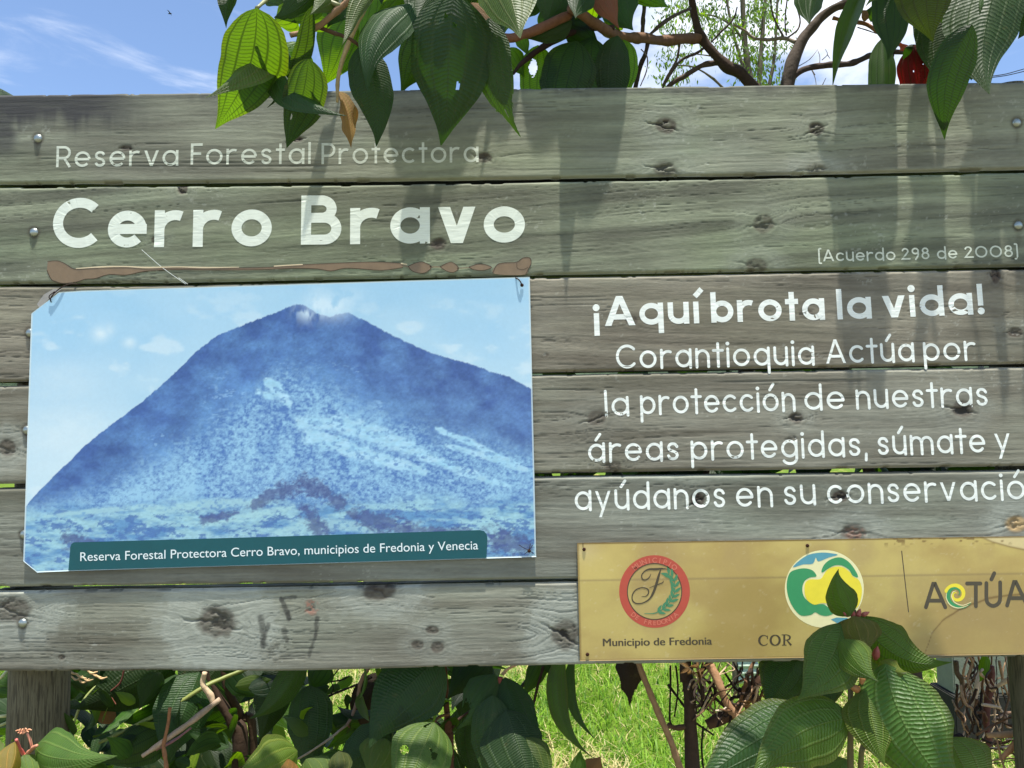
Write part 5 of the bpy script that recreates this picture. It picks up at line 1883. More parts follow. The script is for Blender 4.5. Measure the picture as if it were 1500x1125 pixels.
L((1352, -60), (1362, 62), 86, -0.20, -0.17, (.50, .42, .40), fold=.15, roll=.1)
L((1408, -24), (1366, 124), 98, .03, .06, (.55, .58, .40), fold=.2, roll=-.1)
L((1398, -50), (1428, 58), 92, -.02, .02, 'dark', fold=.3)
L((1424, 36), (1392, 205), 62, -0.24, -0.17, (.30, .42, .46), fold=.25, side=.12, roll=.1)  # tint darkened for the crown's shade
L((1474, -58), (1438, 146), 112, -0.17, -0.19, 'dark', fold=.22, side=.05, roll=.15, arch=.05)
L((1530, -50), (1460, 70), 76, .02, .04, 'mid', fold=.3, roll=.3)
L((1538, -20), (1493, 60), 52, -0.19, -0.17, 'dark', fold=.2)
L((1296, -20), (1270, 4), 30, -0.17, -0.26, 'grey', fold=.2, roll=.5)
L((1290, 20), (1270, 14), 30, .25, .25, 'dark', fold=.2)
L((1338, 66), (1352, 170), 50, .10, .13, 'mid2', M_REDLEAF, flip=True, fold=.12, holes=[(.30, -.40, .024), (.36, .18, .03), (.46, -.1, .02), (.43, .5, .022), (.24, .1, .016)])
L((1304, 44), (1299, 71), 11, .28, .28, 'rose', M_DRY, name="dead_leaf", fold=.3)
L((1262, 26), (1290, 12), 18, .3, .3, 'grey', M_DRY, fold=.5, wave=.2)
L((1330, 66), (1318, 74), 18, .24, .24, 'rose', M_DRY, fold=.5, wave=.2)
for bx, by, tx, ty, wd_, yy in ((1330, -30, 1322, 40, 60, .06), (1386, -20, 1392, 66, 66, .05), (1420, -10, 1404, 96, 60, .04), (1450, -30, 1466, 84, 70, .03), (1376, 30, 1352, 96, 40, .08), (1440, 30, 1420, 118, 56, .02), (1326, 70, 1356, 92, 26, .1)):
    L((bx, by), (tx, ty), wd_, yy, yy + .02, 'deep', fold=.2, roll=.2)  # dark tint carries the shade of the crown above these leaves
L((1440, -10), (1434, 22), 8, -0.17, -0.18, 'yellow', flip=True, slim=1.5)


def shade_right(p, r, e):
    if not (crown_at(p) and crown_at(e)):
        return False
    lo, hi = min(p[1], e[1]), max(p[1], e[1])
    if hi < -.27:
        return r.random() < .10
    if lo < .05:
        return lo > -.13 and hi < .06 and min(p[0], e[0]) > XP(1235) and vnoise((p[0] + e[0]) * 8, 0.0, 77) > .36
    return r.random() < .7


mass("crown", tr2, 130, (XP(1000), XP(1640), -.48, .75, ZT + .22, ZT + .70), (.14, .22), ['mid', 'dark', 'olive'], seed=8, nn=12, m_=7, spread=.5, dn=.6, keep=shade_right)


GAPS = [(1318, 1336), (1384, 1412), (1474, 1490), (1540, 1552)]


def strip_right(p, r, e):
    a, b = min(p[0], e[0]) - .008, max(p[0], e[0]) + .008
    return crown_at(p) and crown_at(e) and a > XP(1222) and all(b < XP(g0) or a > XP(g1) for g0, g1 in GAPS)


mass("crown", tr2, 260, (XP(1225), XP(1620), -.11, .05, ZT + .215, ZT + .46), (.06, .15), ['mid', 'dark', 'olive'], seed=34, nn=12, m_=7, aim=(.0, 0, -.7), spread=.55, flat=.10, dn=.8, keep=strip_right)

# ------------------------------------------------------------------- fine-leaved tree some metres behind
YB_ = 4.6
tb = empty("fine_leaved_tree", Vector((P(1098, 560, YB_)[0], YB_, 0)))
tag(tb, "slender tree with small feathery leaves standing farther back behind the forked branches", "tree")
B = Bag()
for pts, r0, r1 in [([(1108, 640), (1104, 300), (1100, 130), (1094, 90), (1090, 40), (1086, -40)], .05, .022), ([(1104, 300), (1112, 120), (1116, 60), (1120, 10), (1126, -40)], .03, .014), ([(1112, 180), (1130, 110), (1136, 60), (1140, -30)], .024, .010),
                    ([(1096, 120), (1080, 70), (1068, 20), (1060, -40)], .018, .010), ([(1090, 60), (1070, 36), (1040, 22), (1000, 24)], .014, .005), ([(1110, 200), (1060, 130), (1020, 100), (985, 95)], .018, .005), ([(1094, 100), (1050, 84), (1010, 78)], .012, .004)]:
    B.tube([P(x, y, YB_) for x, y in pts], np.linspace(r0, r1, len(pts)) * .8, 8, 6, .2, 2, lin3((92, 86, 70)))
B.build("trunk", M_BARK, tb)
B = Bag()
rs = random.Random(12)
cent = []
for _ in range(210):
    x = rs.choice([rs.gauss(1075, 42), rs.gauss(1120, 22), rs.gauss(1010, 26)])
    y = rs.uniform(-60, 150)
    if x < 965 or x > 1152:
        continue
    if x > 1128 and rs.random() < .5:
        continue
    if 960 < x < 1040 and not (4 < y < 62 or (76 < y < 118 and x < 1005)):
        continue
    if 1010 < x < 1075 and 88 < y < 140:
        continue
    cent.append((x, y, YB_ + rs.uniform(-.6, .8)))
for (x, y, yy) in cent:
    for _ in range(rs.randint(20, 44)):
        p = P(x + rs.gauss(0, 10), y + rs.gauss(0, 8), yy + rs.gauss(0, .08))
        a = rs.uniform(-2.6, -.5)
        d = np.array((math.cos(a) * rs.uniform(.5, 1), rs.gauss(0, .5), math.sin(a)))
        d /= np.linalg.norm(d)
        ln_ = rs.uniform(.026, .058)
        w_ = np.cross(d, (rs.gauss(0, 1), rs.gauss(0, 1), rs.gauss(0, 1)))
        w_ = w_ / (np.linalg.norm(w_) + 1e-9) * ln_ * .17
        v = np.array([p, p + d * ln_ * .45 + w_, p + d * ln_, p + d * ln_ * .45 - w_])
        k = rs.random()
        col = np.array((1.0, 1.0, .55)) * (.45 + .8 * k)
        B.add(v, [(0, 1, 2, 3)], None, np.array([(0, .5), (.45, .9), (1, .5), (.45, .1)]), col)
B.build("crown", M_SMALL, tb, False)

# =================================================================== SHRUBS UNDER THE SIGN
def basez(px, py, Y):
    return Vector((P(px, py, Y)[0], Y, 0))


# --- shrub at the left, behind the post
sh1 = empty("ribbed_leaf_shrub", basez(330, 1200, .35))
tag(sh1, "dark shrub with long stems filling the space under the sign right of its round post", "shrub")
x0, _, _ = P(330, 1200, .35)
B = Bag()
B.tube([(x0, .35, -.1), (x0, .35, .2), tuple(P(352, 1125, .34)), tuple(P(340, 1060, .34)), tuple(P(318, 1020, .34)), tuple(P(300, 985, .33)), tuple(P(290, 900, .30))], [.020, .017, .0145, .011, .009, .008, .006], 11, 7, .35, 31, lin3((60, 46, 36)))
B.tube([(x0 + .04, .37, -.1), tuple(P(372, 1125, .36)), tuple(P(352, 1050, .36)), tuple(P(330, 1000, .36)), tuple(P(325, 940, .36))], [.012, .010, .009, .007, .005], 9, 7, .3, 32, lin3((74, 58, 44)))
B.build("trunk", M_BARK, sh1)
S = lambda pts, r, c, nm="stem", m_=None, sd=1: stem(sh1, pts, r, c, nm, m_, seed=sd)
S([(145, 1088, .16), (200, 1062, .18), (255, 1034, .20), (296, 1008, .22), (330, 992, .25), (372, 975, .28)], [.0036, .0038, .0042, .0042, .004], (126, 134, 70), "stem", M_STEM, 41)
S([(208, 1108, .12), (228, 1094, .13), (262, 1070, .15), (290, 1050, .17), (322, 1024, .2)], [.0034, .0050, .0052, .0060, .005], (176, 152, 128), sd=42)
S([(228, 1098, .14), (256, 1084, .16), (280, 1066, .18)], [.003, .003, .002], (150, 110, 110), sd=43)
S([(249, 1036, .15), (246, 1062, .14), (240, 1090, .13), (242, 1110, .12), (246, 1140, .11)], [.0030, .0032, .0034, .004], (158, 110, 74), sd=44)
S([(300, 985, .2), (297, 1003, .2), (308, 1018, .2), (312, 1030, .2)], [.005, .0055, .006, .004], (190, 168, 138), sd=45)
S([(108, 1060, .22), (118, 1034, .22), (136, 1010, .23), (158, 998, .24), (180, 986, .26)], [.0020, .0032, .0036, .0034, .003], (158, 168, 104), "stem", M_STEM, 46)
S([(182, 980, .2), (176, 1000, .2), (160, 1014, .2), (142, 1030, .2)], [.0018, .0018, .0016, .0014], (110, 66, 56), sd=47)
S([(158, 1012, .2), (165, 1024, .2), (170, 1032, .2)], [.0012, .001], (120, 74, 60), sd=48)
for i, (x, y) in enumerate([(118, 992), (128, 997), (112, 996), (140, 990), (148, 994), (122, 1000), (106, 986), (134, 986)]):
    S([(x - 8, y - 6, .2), (x, y, .2), (x + 9, y + 2 - (i % 3) * 4, .2)], [.0012, .0024, .001], (206, 176, 130), "seed_cluster", None, 50 + i)
L = lambda *a, **k: leaf(sh1, *a, **k)  # dark tints below stand for the shade under the sign
L((258, 968), (108, 1046), 84, .26, .18, 'shaded', fold=.2, roll=.2)
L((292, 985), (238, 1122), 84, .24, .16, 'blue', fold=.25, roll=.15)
L((330, 965), (262, 1046), 110, .42, .38, 'shaded', fold=.15)
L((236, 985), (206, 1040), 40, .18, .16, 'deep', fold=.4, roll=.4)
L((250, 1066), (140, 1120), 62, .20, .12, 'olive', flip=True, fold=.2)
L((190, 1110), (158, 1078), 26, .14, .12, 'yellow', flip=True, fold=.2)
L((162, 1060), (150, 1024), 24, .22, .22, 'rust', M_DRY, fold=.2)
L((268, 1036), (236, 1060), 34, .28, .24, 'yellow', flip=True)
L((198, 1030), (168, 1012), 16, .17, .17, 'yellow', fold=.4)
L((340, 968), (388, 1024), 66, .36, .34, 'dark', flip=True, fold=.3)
L((300, 1080), (330, 1150), 70, .40, .38, 'shaded')
L((210, 1090), (262, 1150), 80, .34, .30, 'shaded')
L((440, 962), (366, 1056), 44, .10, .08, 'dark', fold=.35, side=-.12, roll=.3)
L((410, 972), (384, 1090), 56, .26, .22, 'shaded', fold=.2, roll=.2)
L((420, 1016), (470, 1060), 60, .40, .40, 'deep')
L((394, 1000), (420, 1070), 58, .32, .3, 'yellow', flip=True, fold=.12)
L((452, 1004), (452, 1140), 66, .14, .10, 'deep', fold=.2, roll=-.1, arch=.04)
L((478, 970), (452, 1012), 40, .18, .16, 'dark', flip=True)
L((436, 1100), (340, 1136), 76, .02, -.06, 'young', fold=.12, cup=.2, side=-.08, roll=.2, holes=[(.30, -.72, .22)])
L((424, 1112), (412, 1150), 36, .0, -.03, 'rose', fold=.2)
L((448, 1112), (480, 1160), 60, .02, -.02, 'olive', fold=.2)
mass("foliage", sh1, 120, (P(60, 0, .6)[0], P(420, 0, .6)[0], .42, .8, .50, 1.15), (.14, .24), ['shaded', 'deep', 'deep'], seed=21, nn=12, m_=7, keep=lambda p, r, e: True)

# --- lit front leaves by the post
sh0 = empty("young_shrub", basez(30, 1220, -.12))
tag(sh0, "small sunlit shrub with pink young leaf tips in front of the sign's round post", "shrub")
x0 = P(30, 1220, -.12)[0]
S = lambda pts, r, c, nm="stem", m_=None, sd=1: stem(sh0, pts, r, c, nm, m_, seed=sd)
B = Bag()
B.tube([(x0, -.12, -.1), (x0, -.12, .4), tuple(P(34, 1200, -.12)), tuple(P(36, 1108, -.12))], [.008, .007, .005, .0032], 9, 6, .2, 61, lin3((120, 92, 62)))
B.build("stem", M_STEM, sh0)
S([(36, 1108, -.12), (48, 1096, -.13), (54, 1092, -.14)], [.0032, .0028, .002], (196, 132, 104), "stem", M_STEM, 62)
S([(36, 1108, -.12), (28, 1094, -.13), (24, 1083, -.14)], [.0028, .0024, .002], (186, 96, 88), "stem", M_STEM, 63)
S([(48, 1098, -.12), (44, 1084, -.12), (40, 1074, -.12)], [.002, .0018, .0015], (206, 140, 112), "stem", M_STEM, 64)
for i, (a, l) in enumerate([(200, 12), (172, 8), (225, 9), (262, 7), (300, 10), (332, 14), (350, 8), (140, 6)]):
    S([(34, 1075, -.12), (34 + l * .6 * math.cos(R(a)), 1072 + l * .5 * math.sin(R(a)), -.12), (34 + l * math.cos(R(a)), 1073 + l * .55 * math.sin(R(a)), -.125)], [.0008, .0012, .0006], (206, 150, 116), "flower_stalk", M_STEM, 65 + i)
L = lambda *a, **k: leaf(sh0, *a, **k)
L((52, 1093), (158, 1114), 74, -.10, -.20, (1.35, 1.45, 1.15), fold=.28, arch=.12, side=.05, roll=-.15)
L((-40, 1062), (12, 1160), 80, -.12, -.18, 'light', fold=.3, arch=.1, side=.14)
L((22, 1086), (4, 1150), 46, -.14, -.20, (3.0, 1.25, .95), fold=.6, roll=.4, side=-.08)
L((34, 1106), (48, 1150), 36, -.13, -.17, 'light', fold=.2)
L((98, 1150), (96, 1112), 42, -.14, -.13, (1.9, 2.0, .9), fold=.3)
L((60, 1128), (96, 1118), 40, -.08, -.06, 'mid', fold=.3)
L((36, 1120), (110, 1150), 60, -.04, -.02, 'dark', fold=.3)
L((-10, 1000), (22, 1006), 36, .16, .16, 'young', flip=True)
L((-30, 1030), (24, 1050), 54, .26, .24, 'deep')
S([(-20, 1050, .1), (4, 1049, .1), (24, 1046, .12)], [.002, .0026, .002], (206, 206, 150), "stem", M_STEM, 75)
S([(-20, 1066, .1), (2, 1062, .1), (26, 1050, .12)], [.002, .0026, .002], (176, 180, 120), "stem", M_STEM, 76)
S([(-10, 1002, .1), (4, 990, .1), (14, 976, .12)], [.002, .0026, .002], (206, 206, 150), "stem", M_STEM, 77)
L((-6, 1012), (22, 1020), 16, .12, .12, 'light', flip=True)
mass("foliage", sh0, 16, (P(-80, 0, .3)[0], P(22, 0, .3)[0], .25, .5, .7, 1.1), (.12, .2), ['deep', 'dark'], seed=24, nn=12, m_=7)

# --- shrub in the middle
sh2 = empty("ribbed_leaf_shrub", basez(660, 1220, .30))
tag(sh2, "broad-leaved shrub with insect-holed leaves under the middle of the sign", "shrub")
x0 = P(660, 1220, .3)[0]
B = Bag()
B.tube([(x0, .30, -.1), (x0, .30, .3), tuple(P(660, 1125, .30)), tuple(P(657, 1070, .30)), tuple(P(653, 1020, .28)), tuple(P(650, 970, .26)), tuple(P(640, 900, .22))], [.016, .014, .0085, .0075, .0065, .006, .005], 10, 7, .25, 81, lin3((88, 60, 46)))
B.build("trunk", M_BARK, sh2)
S = lambda pts, r, c, nm="stem", m_=None, sd=1: stem(sh2, pts, r, c, nm, m_, seed=sd)
S([(540, 978, .16), (528, 1000, .16), (524, 1024, .16), (515, 1050, .15), (508, 1062, .14)], [.0042, .0038, .0036, .0034, .003], (132, 108, 90), sd=82)
S([(508, 1062, .14), (480, 1084, .10), (450, 1104, .06), (428, 1116, .02)], [.0022, .0020, .0018, .0014], (160, 140, 116), sd=83)
S([(508, 1062, .14), (525, 1072, .18), (560, 1060, .2)], [.0018, .0018, .0014], (110, 80, 60), sd=84)
S([(658, 1046, .28), (644, 1050, .26), (636, 1058, .22)], [.003, .003, .002], (116, 84, 58), sd=85)
S([(658, 1075, .3), (640, 1058, .32), (628, 1050, .34)], [.002, .002, .0015], (60, 42, 34), sd=86)
S([(662, 1066, .3), (672, 1054, .32), (690, 1040, .34)], [.0035, .003, .002], (70, 50, 40), sd=87)
S([(460, 1030, .2), (490, 1016, .2), (520, 1004, .2), (545, 992, .2)], [.0022, .0022, .002, .0018], (54, 42, 36), sd=88)
S([(472, 1000, .2), (500, 996, .2), (512, 990, .2)], [.0016, .0016, .0012], (50, 40, 34), sd=89)
S([(462, 1024, .2), (480, 1000, .2), (496, 980, .2), (500, 968, .2)], [.0012, .0014, .0014, .0012], (50, 40, 34), sd=90)
S([(484, 996, .2), (488, 1010, .2), (478, 1026, .2)], [.0010, .001, .0008], (50, 40, 34), sd=91)
S([(736, 988, .12), (744, 980, .12), (760, 972, .12)], [.003, .003, .002], (196, 160, 120), sd=92)
S([(796, 976, .2), (788, 1004, .2), (782, 1030, .2), (779, 1054, .2)], [.003, .0028, .0024, .0014], (60, 44, 36), sd=93)
S([(764, 1006, .24), (775, 994, .24), (786, 976, .24), (790, 960, .24)], [.004, .0065, .008, .006], (40, 52, 24), "stem", M_STEM, 94)
S([(733, 992, .10), (731, 1004, .10), (730, 1016, .10)], [.0045, .006, .004], (134, 72, 60), "bud", None, 95)
L = lambda *a, **k: leaf(sh2, *a, **k)  # shade beneath the boards is put into these dark leaf tints
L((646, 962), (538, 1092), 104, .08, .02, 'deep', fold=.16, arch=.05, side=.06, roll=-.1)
L((628, 1012), (600, 1062), 56, .20, .2, 'shaded', roll=.3)
L((716, 955), (654, 1022), 60, .20, .14, 'shaded', fold=.25)
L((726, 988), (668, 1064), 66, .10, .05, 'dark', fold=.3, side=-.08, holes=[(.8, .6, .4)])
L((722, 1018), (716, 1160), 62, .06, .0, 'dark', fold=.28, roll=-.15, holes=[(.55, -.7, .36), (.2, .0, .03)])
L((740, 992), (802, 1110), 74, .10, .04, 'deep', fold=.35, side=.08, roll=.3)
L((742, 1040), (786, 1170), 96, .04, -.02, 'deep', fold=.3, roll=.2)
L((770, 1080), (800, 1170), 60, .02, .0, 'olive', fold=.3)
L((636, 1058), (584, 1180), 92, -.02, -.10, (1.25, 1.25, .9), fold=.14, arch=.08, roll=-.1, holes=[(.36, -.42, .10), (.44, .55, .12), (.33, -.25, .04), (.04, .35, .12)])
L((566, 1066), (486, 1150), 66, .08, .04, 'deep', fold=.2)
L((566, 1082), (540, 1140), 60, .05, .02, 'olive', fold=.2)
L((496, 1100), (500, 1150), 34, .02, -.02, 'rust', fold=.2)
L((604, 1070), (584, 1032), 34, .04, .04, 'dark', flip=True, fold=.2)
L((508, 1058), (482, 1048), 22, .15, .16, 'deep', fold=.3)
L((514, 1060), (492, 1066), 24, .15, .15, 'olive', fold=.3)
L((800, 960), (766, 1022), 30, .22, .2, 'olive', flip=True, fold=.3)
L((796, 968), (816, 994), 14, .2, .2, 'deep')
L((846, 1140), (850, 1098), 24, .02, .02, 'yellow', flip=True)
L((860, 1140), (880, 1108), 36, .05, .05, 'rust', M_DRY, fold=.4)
L((690, 1050), (700, 1150), 60, .34, .34, 'shaded')
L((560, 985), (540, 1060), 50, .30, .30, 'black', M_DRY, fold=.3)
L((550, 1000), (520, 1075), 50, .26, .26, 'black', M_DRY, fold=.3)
L((580, 980), (640, 1040), 80, .32, .3, 'shaded')
mass("foliage", sh2, 34, (P(540, 0, .6)[0], P(735, 0, .6)[0], .45, .75, .55, 1.12), (.14, .22), ['shaded', 'deep', 'shaded'], seed=22, nn=12, m_=7)

zl = P(400, 1180, .2)[2]
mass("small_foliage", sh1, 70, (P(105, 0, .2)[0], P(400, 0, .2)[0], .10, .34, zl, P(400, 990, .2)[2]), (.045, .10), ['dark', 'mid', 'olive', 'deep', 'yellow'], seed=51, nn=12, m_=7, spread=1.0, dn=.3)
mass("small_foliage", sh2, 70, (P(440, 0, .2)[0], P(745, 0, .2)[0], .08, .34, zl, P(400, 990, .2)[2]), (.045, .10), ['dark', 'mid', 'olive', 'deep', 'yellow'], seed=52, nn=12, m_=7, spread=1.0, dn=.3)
mass("foliage", sh2, 170, (XP(760), XP(1700), .22, .6, 1.38, 1.78), (.14, .22), ['shaded', 'deep', 'dark'], seed=27, nn=10, m_=7)  # leaves added behind the boards to darken the gaps between planks
mass("foliage", sh2, 16, (XP(-20), XP(100), .25, .5, 1.48, 1.66), (.10, .15), ['shaded', 'deep'], seed=28, nn=10, m_=7)  # likewise added, to darken the gaps at the left end

# =================================================================== DRY VINES AND LEANING STICKS (right)
stick = empty("leaning_stick", basez(1010, 1200, .22))
tag(stick, "pale brown stick leaning under the sign beside the dark trunk", "stick")
B = Bag()
B.tube([(P(1125, 1500, .28)[0], .30, -.05), tuple(P(1060, 1330, .27)), tuple(P(1026, 1225, .25)), tuple(P(1001, 1142, .24)), tuple(P(984, 1090, .22)), tuple(P(966, 1048, .21)), tuple(P(950, 1010, .2)), tuple(P(936, 974, .2)), tuple(P(915, 920, .2))], [.0085, .0075, .0072, .0066, .0062, .006, .005], 10, 8, .22, 101, lin3((152, 122, 92)))
B.build("pole", M_BARK, stick)
vine = empty("dry_vine", basez(1110, 1200, .3))
tag(vine, "tangle of dead brown vine stems hanging under the plaque left of the sapling", "dead vine")
rs = random.Random(44)


def tangle(parent, region, n, Y0, Y1, rmin, rmax, seed, name="vine_stem", dirs=(40, 140)):
    rs = random.Random(seed)
    for k in range(n):
        x, y = rs.uniform(*region[0]), rs.uniform(*region[1])
        a = R(rs.uniform(*dirs))
        ln_ = rs.uniform(30, 95)
        yy = rs.uniform(Y0, Y1)
        pts = []
        m_ = rs.randint(4, 6)
        for j in range(m_):
            t_ = j / (m_ - 1) - .5
            pts.append(P(x + math.cos(a) * ln_ * t_ + rs.gauss(0, 5), y + math.sin(a) * ln_ * t_ + rs.gauss(0, 5), yy + rs.gauss(0, .012)))
        r = rs.uniform(rmin, rmax)
        c = rs.choice([(112, 84, 62), (72, 56, 46), (52, 42, 36), (168, 138, 110), (196, 170, 140)])
        B = Bag()
        B.tube(pts, [r, r * .95, r * .7], 7, 6, .3, k, lin3(c))
        B.build(name, M_BARK, parent)


VS = lambda pts, r, c, sd: stem(vine, pts, r, c, "vine_stem", None, seed=sd)
VS([(1040, 974, .26), (1050, 995, .25), (1058, 1014, .24), (1068, 1036, .24), (1085, 1056, .24), (1098, 1078, .24), (1112, 1120, .24)], [.008, .0085, .0075, .0085, .008, .009, .008], (158, 122, 92), 111)
VS([(1036, 1062, .3), (1070, 1044, .3), (1092, 1024, .3), (1110, 1000, .3), (1130, 980, .3)], [.012, .011, .009, .009, .008], (84, 62, 48), 112)
VS([(982, 975, .3), (982, 1010, .3), (981, 1052, .3), (984, 1062, .3)], [.0022, .0022, .002, .002], (44, 36, 32), 113)
VS([(990, 975, .3), (993, 1010, .3), (988, 1050, .3)], [.002, .002, .0016], (48, 38, 32), 114)
VS([(978, 1062, .3), (990, 1066, .3), (1006, 1064, .3)], [.005, .0055, .005], (92, 70, 54), 115)
VS([(1030, 1064, .32), (1028, 1100, .32), (1032, 1140, .32)], [.0024, .0022, .002], (50, 40, 34), 116)
VS([(1020, 1000, .3), (1030, 1028, .3), (1038, 1040, .3)], [.0024, .002, .0016], (60, 46, 38), 117)
VS([(1048, 1041, .22), (1058, 1040, .22), (1064, 1036, .22)], [.0012, .0018, .001], (206, 190, 170), 118)
VS([(1100, 975, .24), (1104, 1000, .24), (1110, 1020, .24), (1112, 1040, .24)], [.003, .0032, .003, .002], (84, 66, 54), 119)
tangle(vine, ((1010, 1110), (975, 1040)), 44, .18, .42, .0010, .0032, 3)
tangle(vine, ((1075, 1150), (990, 1060)), 22, .20, .42, .0012, .0036, 4, dirs=(100, 170))
B = Bag()
for k in range(34):
    p = P(rs.uniform(1008, 1032) if k % 2 else rs.uniform(1096, 1116), rs.uniform(974, 984) if k % 2 else rs.uniform(1016, 1046), .2)
    d = np.array((rs.gauss(0, 1), rs.gauss(0, .5), rs.gauss(-.3, .7)))
    d /= np.linalg.norm(d)
    V, q, uv = leaf_geom(p, p + d * rs.uniform(.012, .03), .008, roll=rs.uniform(0, 6), fold=.4, n=6, m_=5)
    B.add(V, q, None, uv, np.array((1.5, 1.25, .95)) * rs.uniform(.6, 1.2))
B.build("dry_leaves", M_DRY, vine)

vine2 = empty("dry_vine", basez(1430, 1200, .4))
tag(vine2, "dead vine stems and twigs in front of the low concrete wall at the right", "dead vine")
VS = lambda pts, r, c, sd: stem(vine2, pts, r, c, "vine_stem", None, seed=sd)
VS([(1452, 975, .3), (1450, 1010, .3), (1444, 1050, .3), (1448, 1090, .3), (1440, 1140, .3)], [.007, .0075, .007, .0065, .006], (106, 70, 62), 121)
VS([(1440, 974, .32), (1432, 1000, .3), (1428, 1024, .3), (1424, 1060, .3)], [.005, .0055, .005, .004], (206, 186, 160), 122)
VS([(1452, 1012, .22), (1466, 1002, .22), (1482, 992, .22), (1494, 980, .22), (1510, 962, .22)], [.0038, .0042, .0046, .005], (206, 178, 136), 123)
VS([(1438, 1032, .2), (1452, 1034, .2), (1466, 1037, .2)], [.003, .0034, .0024], (214, 190, 160), 124)
VS([(1446, 1077, .16), (1470, 1076, .16), (1490, 1074, .16), (1530, 1070, .16)], [.0048, .0052, .0052, .005], (186, 150, 112), 125)
VS([(1466, 1112, .14), (1480, 1098, .14), (1490, 1088, .14), (1512, 1084, .14)], [.0042, .005, .0052, .005], (196, 146, 104), 126)
VS([(1448, 1096, .2), (1476, 1094, .2), (1510, 1090, .2)], [.0016, .0016, .0014], (204, 190, 170), 127)
VS([(1476, 992, .2), (1478, 1020, .2), (1470, 1052, .2), (1466, 1090, .2)], [.0016, .0018, .0018, .0014], (120, 96, 78), 128)
VS([(1460, 1082, .12), (1466, 1108, .12), (1476, 1140, .12)], [.0016, .002, .002], (140, 110, 84), 129)
VS([(1318, 1060, .26), (1326, 1090, .26), (1334, 1126, .26)], [.0035, .0035, .003], (44, 38, 34), 130)
VS([(1315, 1134, .22), (1345, 1106, .22), (1372, 1092, .22), (1410, 1080, .22)], [.010, .011, .011, .010], (48, 40, 36), 131)
VS([(1296, 1110, .3), (1320, 1106, .3), (1340, 1104, .3)], [.0026, .0026, .002], (50, 42, 36), 132)
VS([(1462, 1050, .3), (1480, 1044, .3), (1520, 1050, .3)], [.003, .003, .003], (110, 90, 74), 133)
VS([(1400, 968, .3), (1402, 985, .3), (1408, 996, .3), (1410, 1010, .3)], [.005, .0055, .0035], (98, 84, 66), 134)
tangle(vine2, ((1405, 1475), (972, 1060)), 44, .2, .5, .0010, .0030, 7, dirs=(60, 120))
tangle(vine2, ((1440, 1500), (1050, 1125)), 18, .15, .4, .0010, .0026, 8, dirs=(-30, 60))
tangle(vine2, ((1300, 1400), (1060, 1125)), 12, .2, .5, .0012, .0030, 9, dirs=(20, 160))
leaf(vine2, (1444, 960), (1437, 1000), 14, .24, .24, 'yellow', flip=True, slim=.8)

# =================================================================== SAPLING IN FRONT OF THE PLAQUE
sap = empty("sapling", basez(1246, 1230, -.2))
tag(sap, "young sapling with glossy ribbed leaves and pink buds standing before the yellowed plaque", "sapling")
x0 = P(1246, 1230, -.2)[0]
B = Bag()
B.tube([(x0, -.20, -.1), (x0 - .01, -.20, .5), tuple(P(1247, 1180, -.20)), tuple(P(1246, 1060, -.20)), tuple(P(1246, 990, -.19)), tuple(P(1246, 940, -.18)), tuple(P(1250, 905, -.18)), tuple(P(1252, 893, -.18))], [.009, .008, .0045, .0042, .0038, .0034, .003, .0022], 10, 7, .12, 141, lin3((92, 84, 50)))
B.tube([(x0 + .05, -.19, -.1), (x0 + .04, -.19, .5), tuple(P(1262, 1160, -.19)), tuple(P(1276, 1090, -.19)), tuple(P(1280, 1010, -.20)), tuple(P(1274, 990, -.2))], [.007, .006, .0038, .0036, .003, .0022], 9, 7, .12, 142, lin3((104, 98, 56)))
B.build("stem", M_STEM, sap)
S = lambda pts, r, c, nm="stem", sd=1: stem(sap, pts, r, c, nm, M_STEM, wob=.1, seed=sd)
S([(1246, 985, -.19), (1228, 972, -.20), (1218, 965, -.2)], [.0022, .0018], (96, 84, 56), "twig", 143)
S([(1246, 975, -.19), (1262, 990, -.2), (1272, 998, -.2)], [.0024, .002], (60, 50, 40), "twig", 144)
S([(1246, 1064, -.2), (1236, 1056, -.21), (1226, 1046, -.22)], [.0028, .0024], (104, 84, 62), "twig", 145)
S([(1246, 1062, -.2), (1256, 1058, -.2), (1272, 1056, -.19)], [.002, .0018], (120, 86, 70), "twig", 146)
S([(1246, 945, -.18), (1264, 920, -.17), (1272, 906, -.16)], [.002, .0016], (150, 70, 66), "twig", 147)
S([(1280, 1000, -.2), (1288, 978, -.2), (1292, 968, -.2)], [.002, .0016], (130, 120, 60), "twig", 148)
ROSE = (146, 70, 64)


def bud(px, py, Y, w_, h_, ang, col, sd):
    B = Bag()
    a = P(px, py, Y)
    d = np.array((math.sin(R(ang)), -.25, math.cos(R(ang)))) * h_ * mpp(Y)
    r = w_ / 2 * mpp(Y)
    B.tube([a, a + d * .3, a + d * .65, a + d], [r * .45, r, r * .8, r * .1], 10, 5, .1, sd, lin3(col))
    B.build("bud", M_STEM, sap)


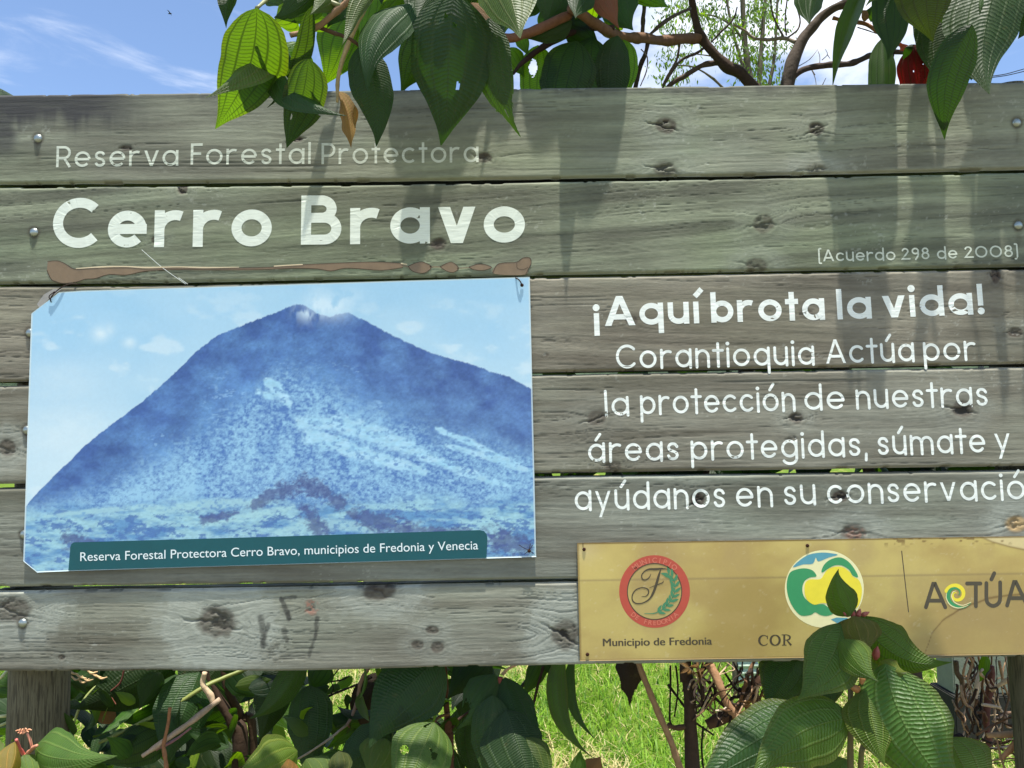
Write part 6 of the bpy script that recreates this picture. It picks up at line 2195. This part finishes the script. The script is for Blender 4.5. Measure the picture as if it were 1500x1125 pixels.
bud(1250, 904, -.19, 9, 14, -20, ROSE, 1)
bud(1256, 904, -.19, 8, 13, 15, (150, 80, 70), 2)
bud(1244, 902, -.19, 7, 11, -60, (146, 74, 66), 3)
bud(1262, 902, -.19, 7, 12, 60, (156, 86, 70), 4)
bud(1250, 916, -.19, 6, 16, 0, (150, 58, 60), 5)
bud(1282, 966, -.21, 11, 20, 6, (150, 74, 66), 6)
bud(1266, 1006, -.22, 12, 22, -14, (166, 118, 72), 7)
bud(1274, 1006, -.22, 11, 22, 10, (172, 128, 80), 8)
bud(1260, 1012, -.22, 12, 20, -60, (160, 112, 66), 9)
L = lambda *a, **k: leaf(sap, *a, **{**dict(mat=M_NEAR, slim=1.18), **k})
L((1246, 902), (1225, 832), 50, -.20, -.16, (1.15, 1.2, .62), fold=.35, side=-.10, roll=.35)
L((1232, 912), (1162, 1026), 84, -.19, -.25, (1.0, 1.05, .75), fold=.22, arch=.05, side=-.09, roll=.1)
L((1258, 902), (1392, 974), 72, -.18, -.23, (1.0, 1.05, .72), fold=.30, arch=.05, side=.19, roll=-.25)
L((1234, 936), (1284, 1000), 54, -.22, -.27, (1.15, 1.2, .72), fold=.22, side=.06, roll=-.1, arch=.06)
L((1250, 902), (1268, 962), 66, -.20, -.23, (1.7, .95, .75), fold=.3, arch=.08)
L((1228, 912), (1256, 940), 36, -.19, -.2, (1.7, .9, .8), fold=.2)
L((1288, 968), (1330, 986), 34, -.22, -.26, (1.9, 1.35, 1.0), fold=.4, side=.10)
L((1296, 972), (1424, 1186), 132, -.24, -.30, (.92, 1.08, 1.0), fold=.18, arch=.07, side=.10, roll=-.05, cup=.16)
L((1268, 1010), (1292, 1124), 74, -.23, -.27, (1.1, 1.05, .6), fold=.28, arch=.08, roll=.05)
L((1248, 1052), (1096, 1140), 98, -.22, -.29, (1.0, 1.08, .78), fold=.20, arch=.06, side=.08, roll=.2)
L((1200, 1048), (1010, 1165), 84, -.10, -.16, 'blue', fold=.2, arch=.08, side=.06)  # dark bluish tint holds the shade this leaf stands in
L((1172, 962), (1120, 1040), 76, .02, .04, 'deep', fold=.2, roll=.2, arch=.06)
L((1200, 980), (1212, 1050), 56, .0, .02, 'deep', fold=.2)
L((1222, 975), (1228, 1008), 22, -.17, -.15, 'yellow', flip=True)
L((1282, 952), (1296, 1000), 30, -.15, -.13, 'mid', fold=.2)
L((1285, 985), (1262, 1012), 20, -.2, -.2, 'young')
L((1390, 1080), (1440, 1180), 90, -.16, -.16, 'mid', fold=.2)
L((1240, 1112), (1190, 1180), 60, -.14, -.16, 'olive', fold=.2)
L((1300, 1000), (1306, 960), 26, -.14, -.12, 'olive', fold=.2)

# =================================================================== SMALL FAR THINGS
bird = empty("bird", PV(249, 20, 26))
tag(bird, "tiny dark bird gliding in the blue sky above the sign", "bird")
B = Bag()
c0 = P(249, 20, 26)
s_ = mpp(26)
B.tube([c0 + s_ * np.array(v_) for v_ in ((-3.2, 0, -.2), (-1.8, 0, 0), (0, 0, 0), (1.6, 0, .3), (2.6, 0, .5))], np.array([.15, .6, .9, .7, .2]) * s_, 8, 4, col=lin3((40, 40, 46)))
B.build("body", M_BARK, bird)
for sg in (-1, 1):
    B = Bag()
    base = c0 + s_ * np.array((.3, 0, .3))
    pts = np.array([base + s_ * np.array(v_) for v_ in ((-.9, 0, 0), (1.0, 0, 0), (-.2, sg * 4, 1.6), (-1.4, sg * 4, 1.5), (-1.6, sg * 8, 1.0))])
    v_ = np.vstack([pts, pts + s_ * np.array((0, 0, .25))])
    B.add(v_, [(0, 1, 2, 3), (8, 7, 6, 5), (1, 6, 7, 2), (0, 3, 8, 5)], [(3, 2, 4), (9, 7, 8), (2, 7, 9), (2, 9, 4), (3, 4, 9), (3, 9, 8)], col=lin3((46, 46, 52)))
    B.build("wing", M_BARK, bird, False)
for k, (ya, yb, lb) in enumerate(((111, 101, "upper of the two thin dark cables crossing the sky at the right"), (113, 104.5, "lower of the two thin dark cables crossing the sky at the right"))):
    B = Bag()
    B.tube([P(1300, ya + 26 + 4 * k, 7.5), P(1380, ya + 6 + k, 7.6), P(1457, ya, 7.7), P(1500, yb, 7.8), P(1600, yb - 30 + k * 4, 8.0), P(1800, yb - 110 + k * 9, 8.5)], .0055, 6, 8, col=lin3((52, 56, 66)))
    o = B.build("cable", M_BARK)
    tag(o, lb, "cable", "thin cables at the right")
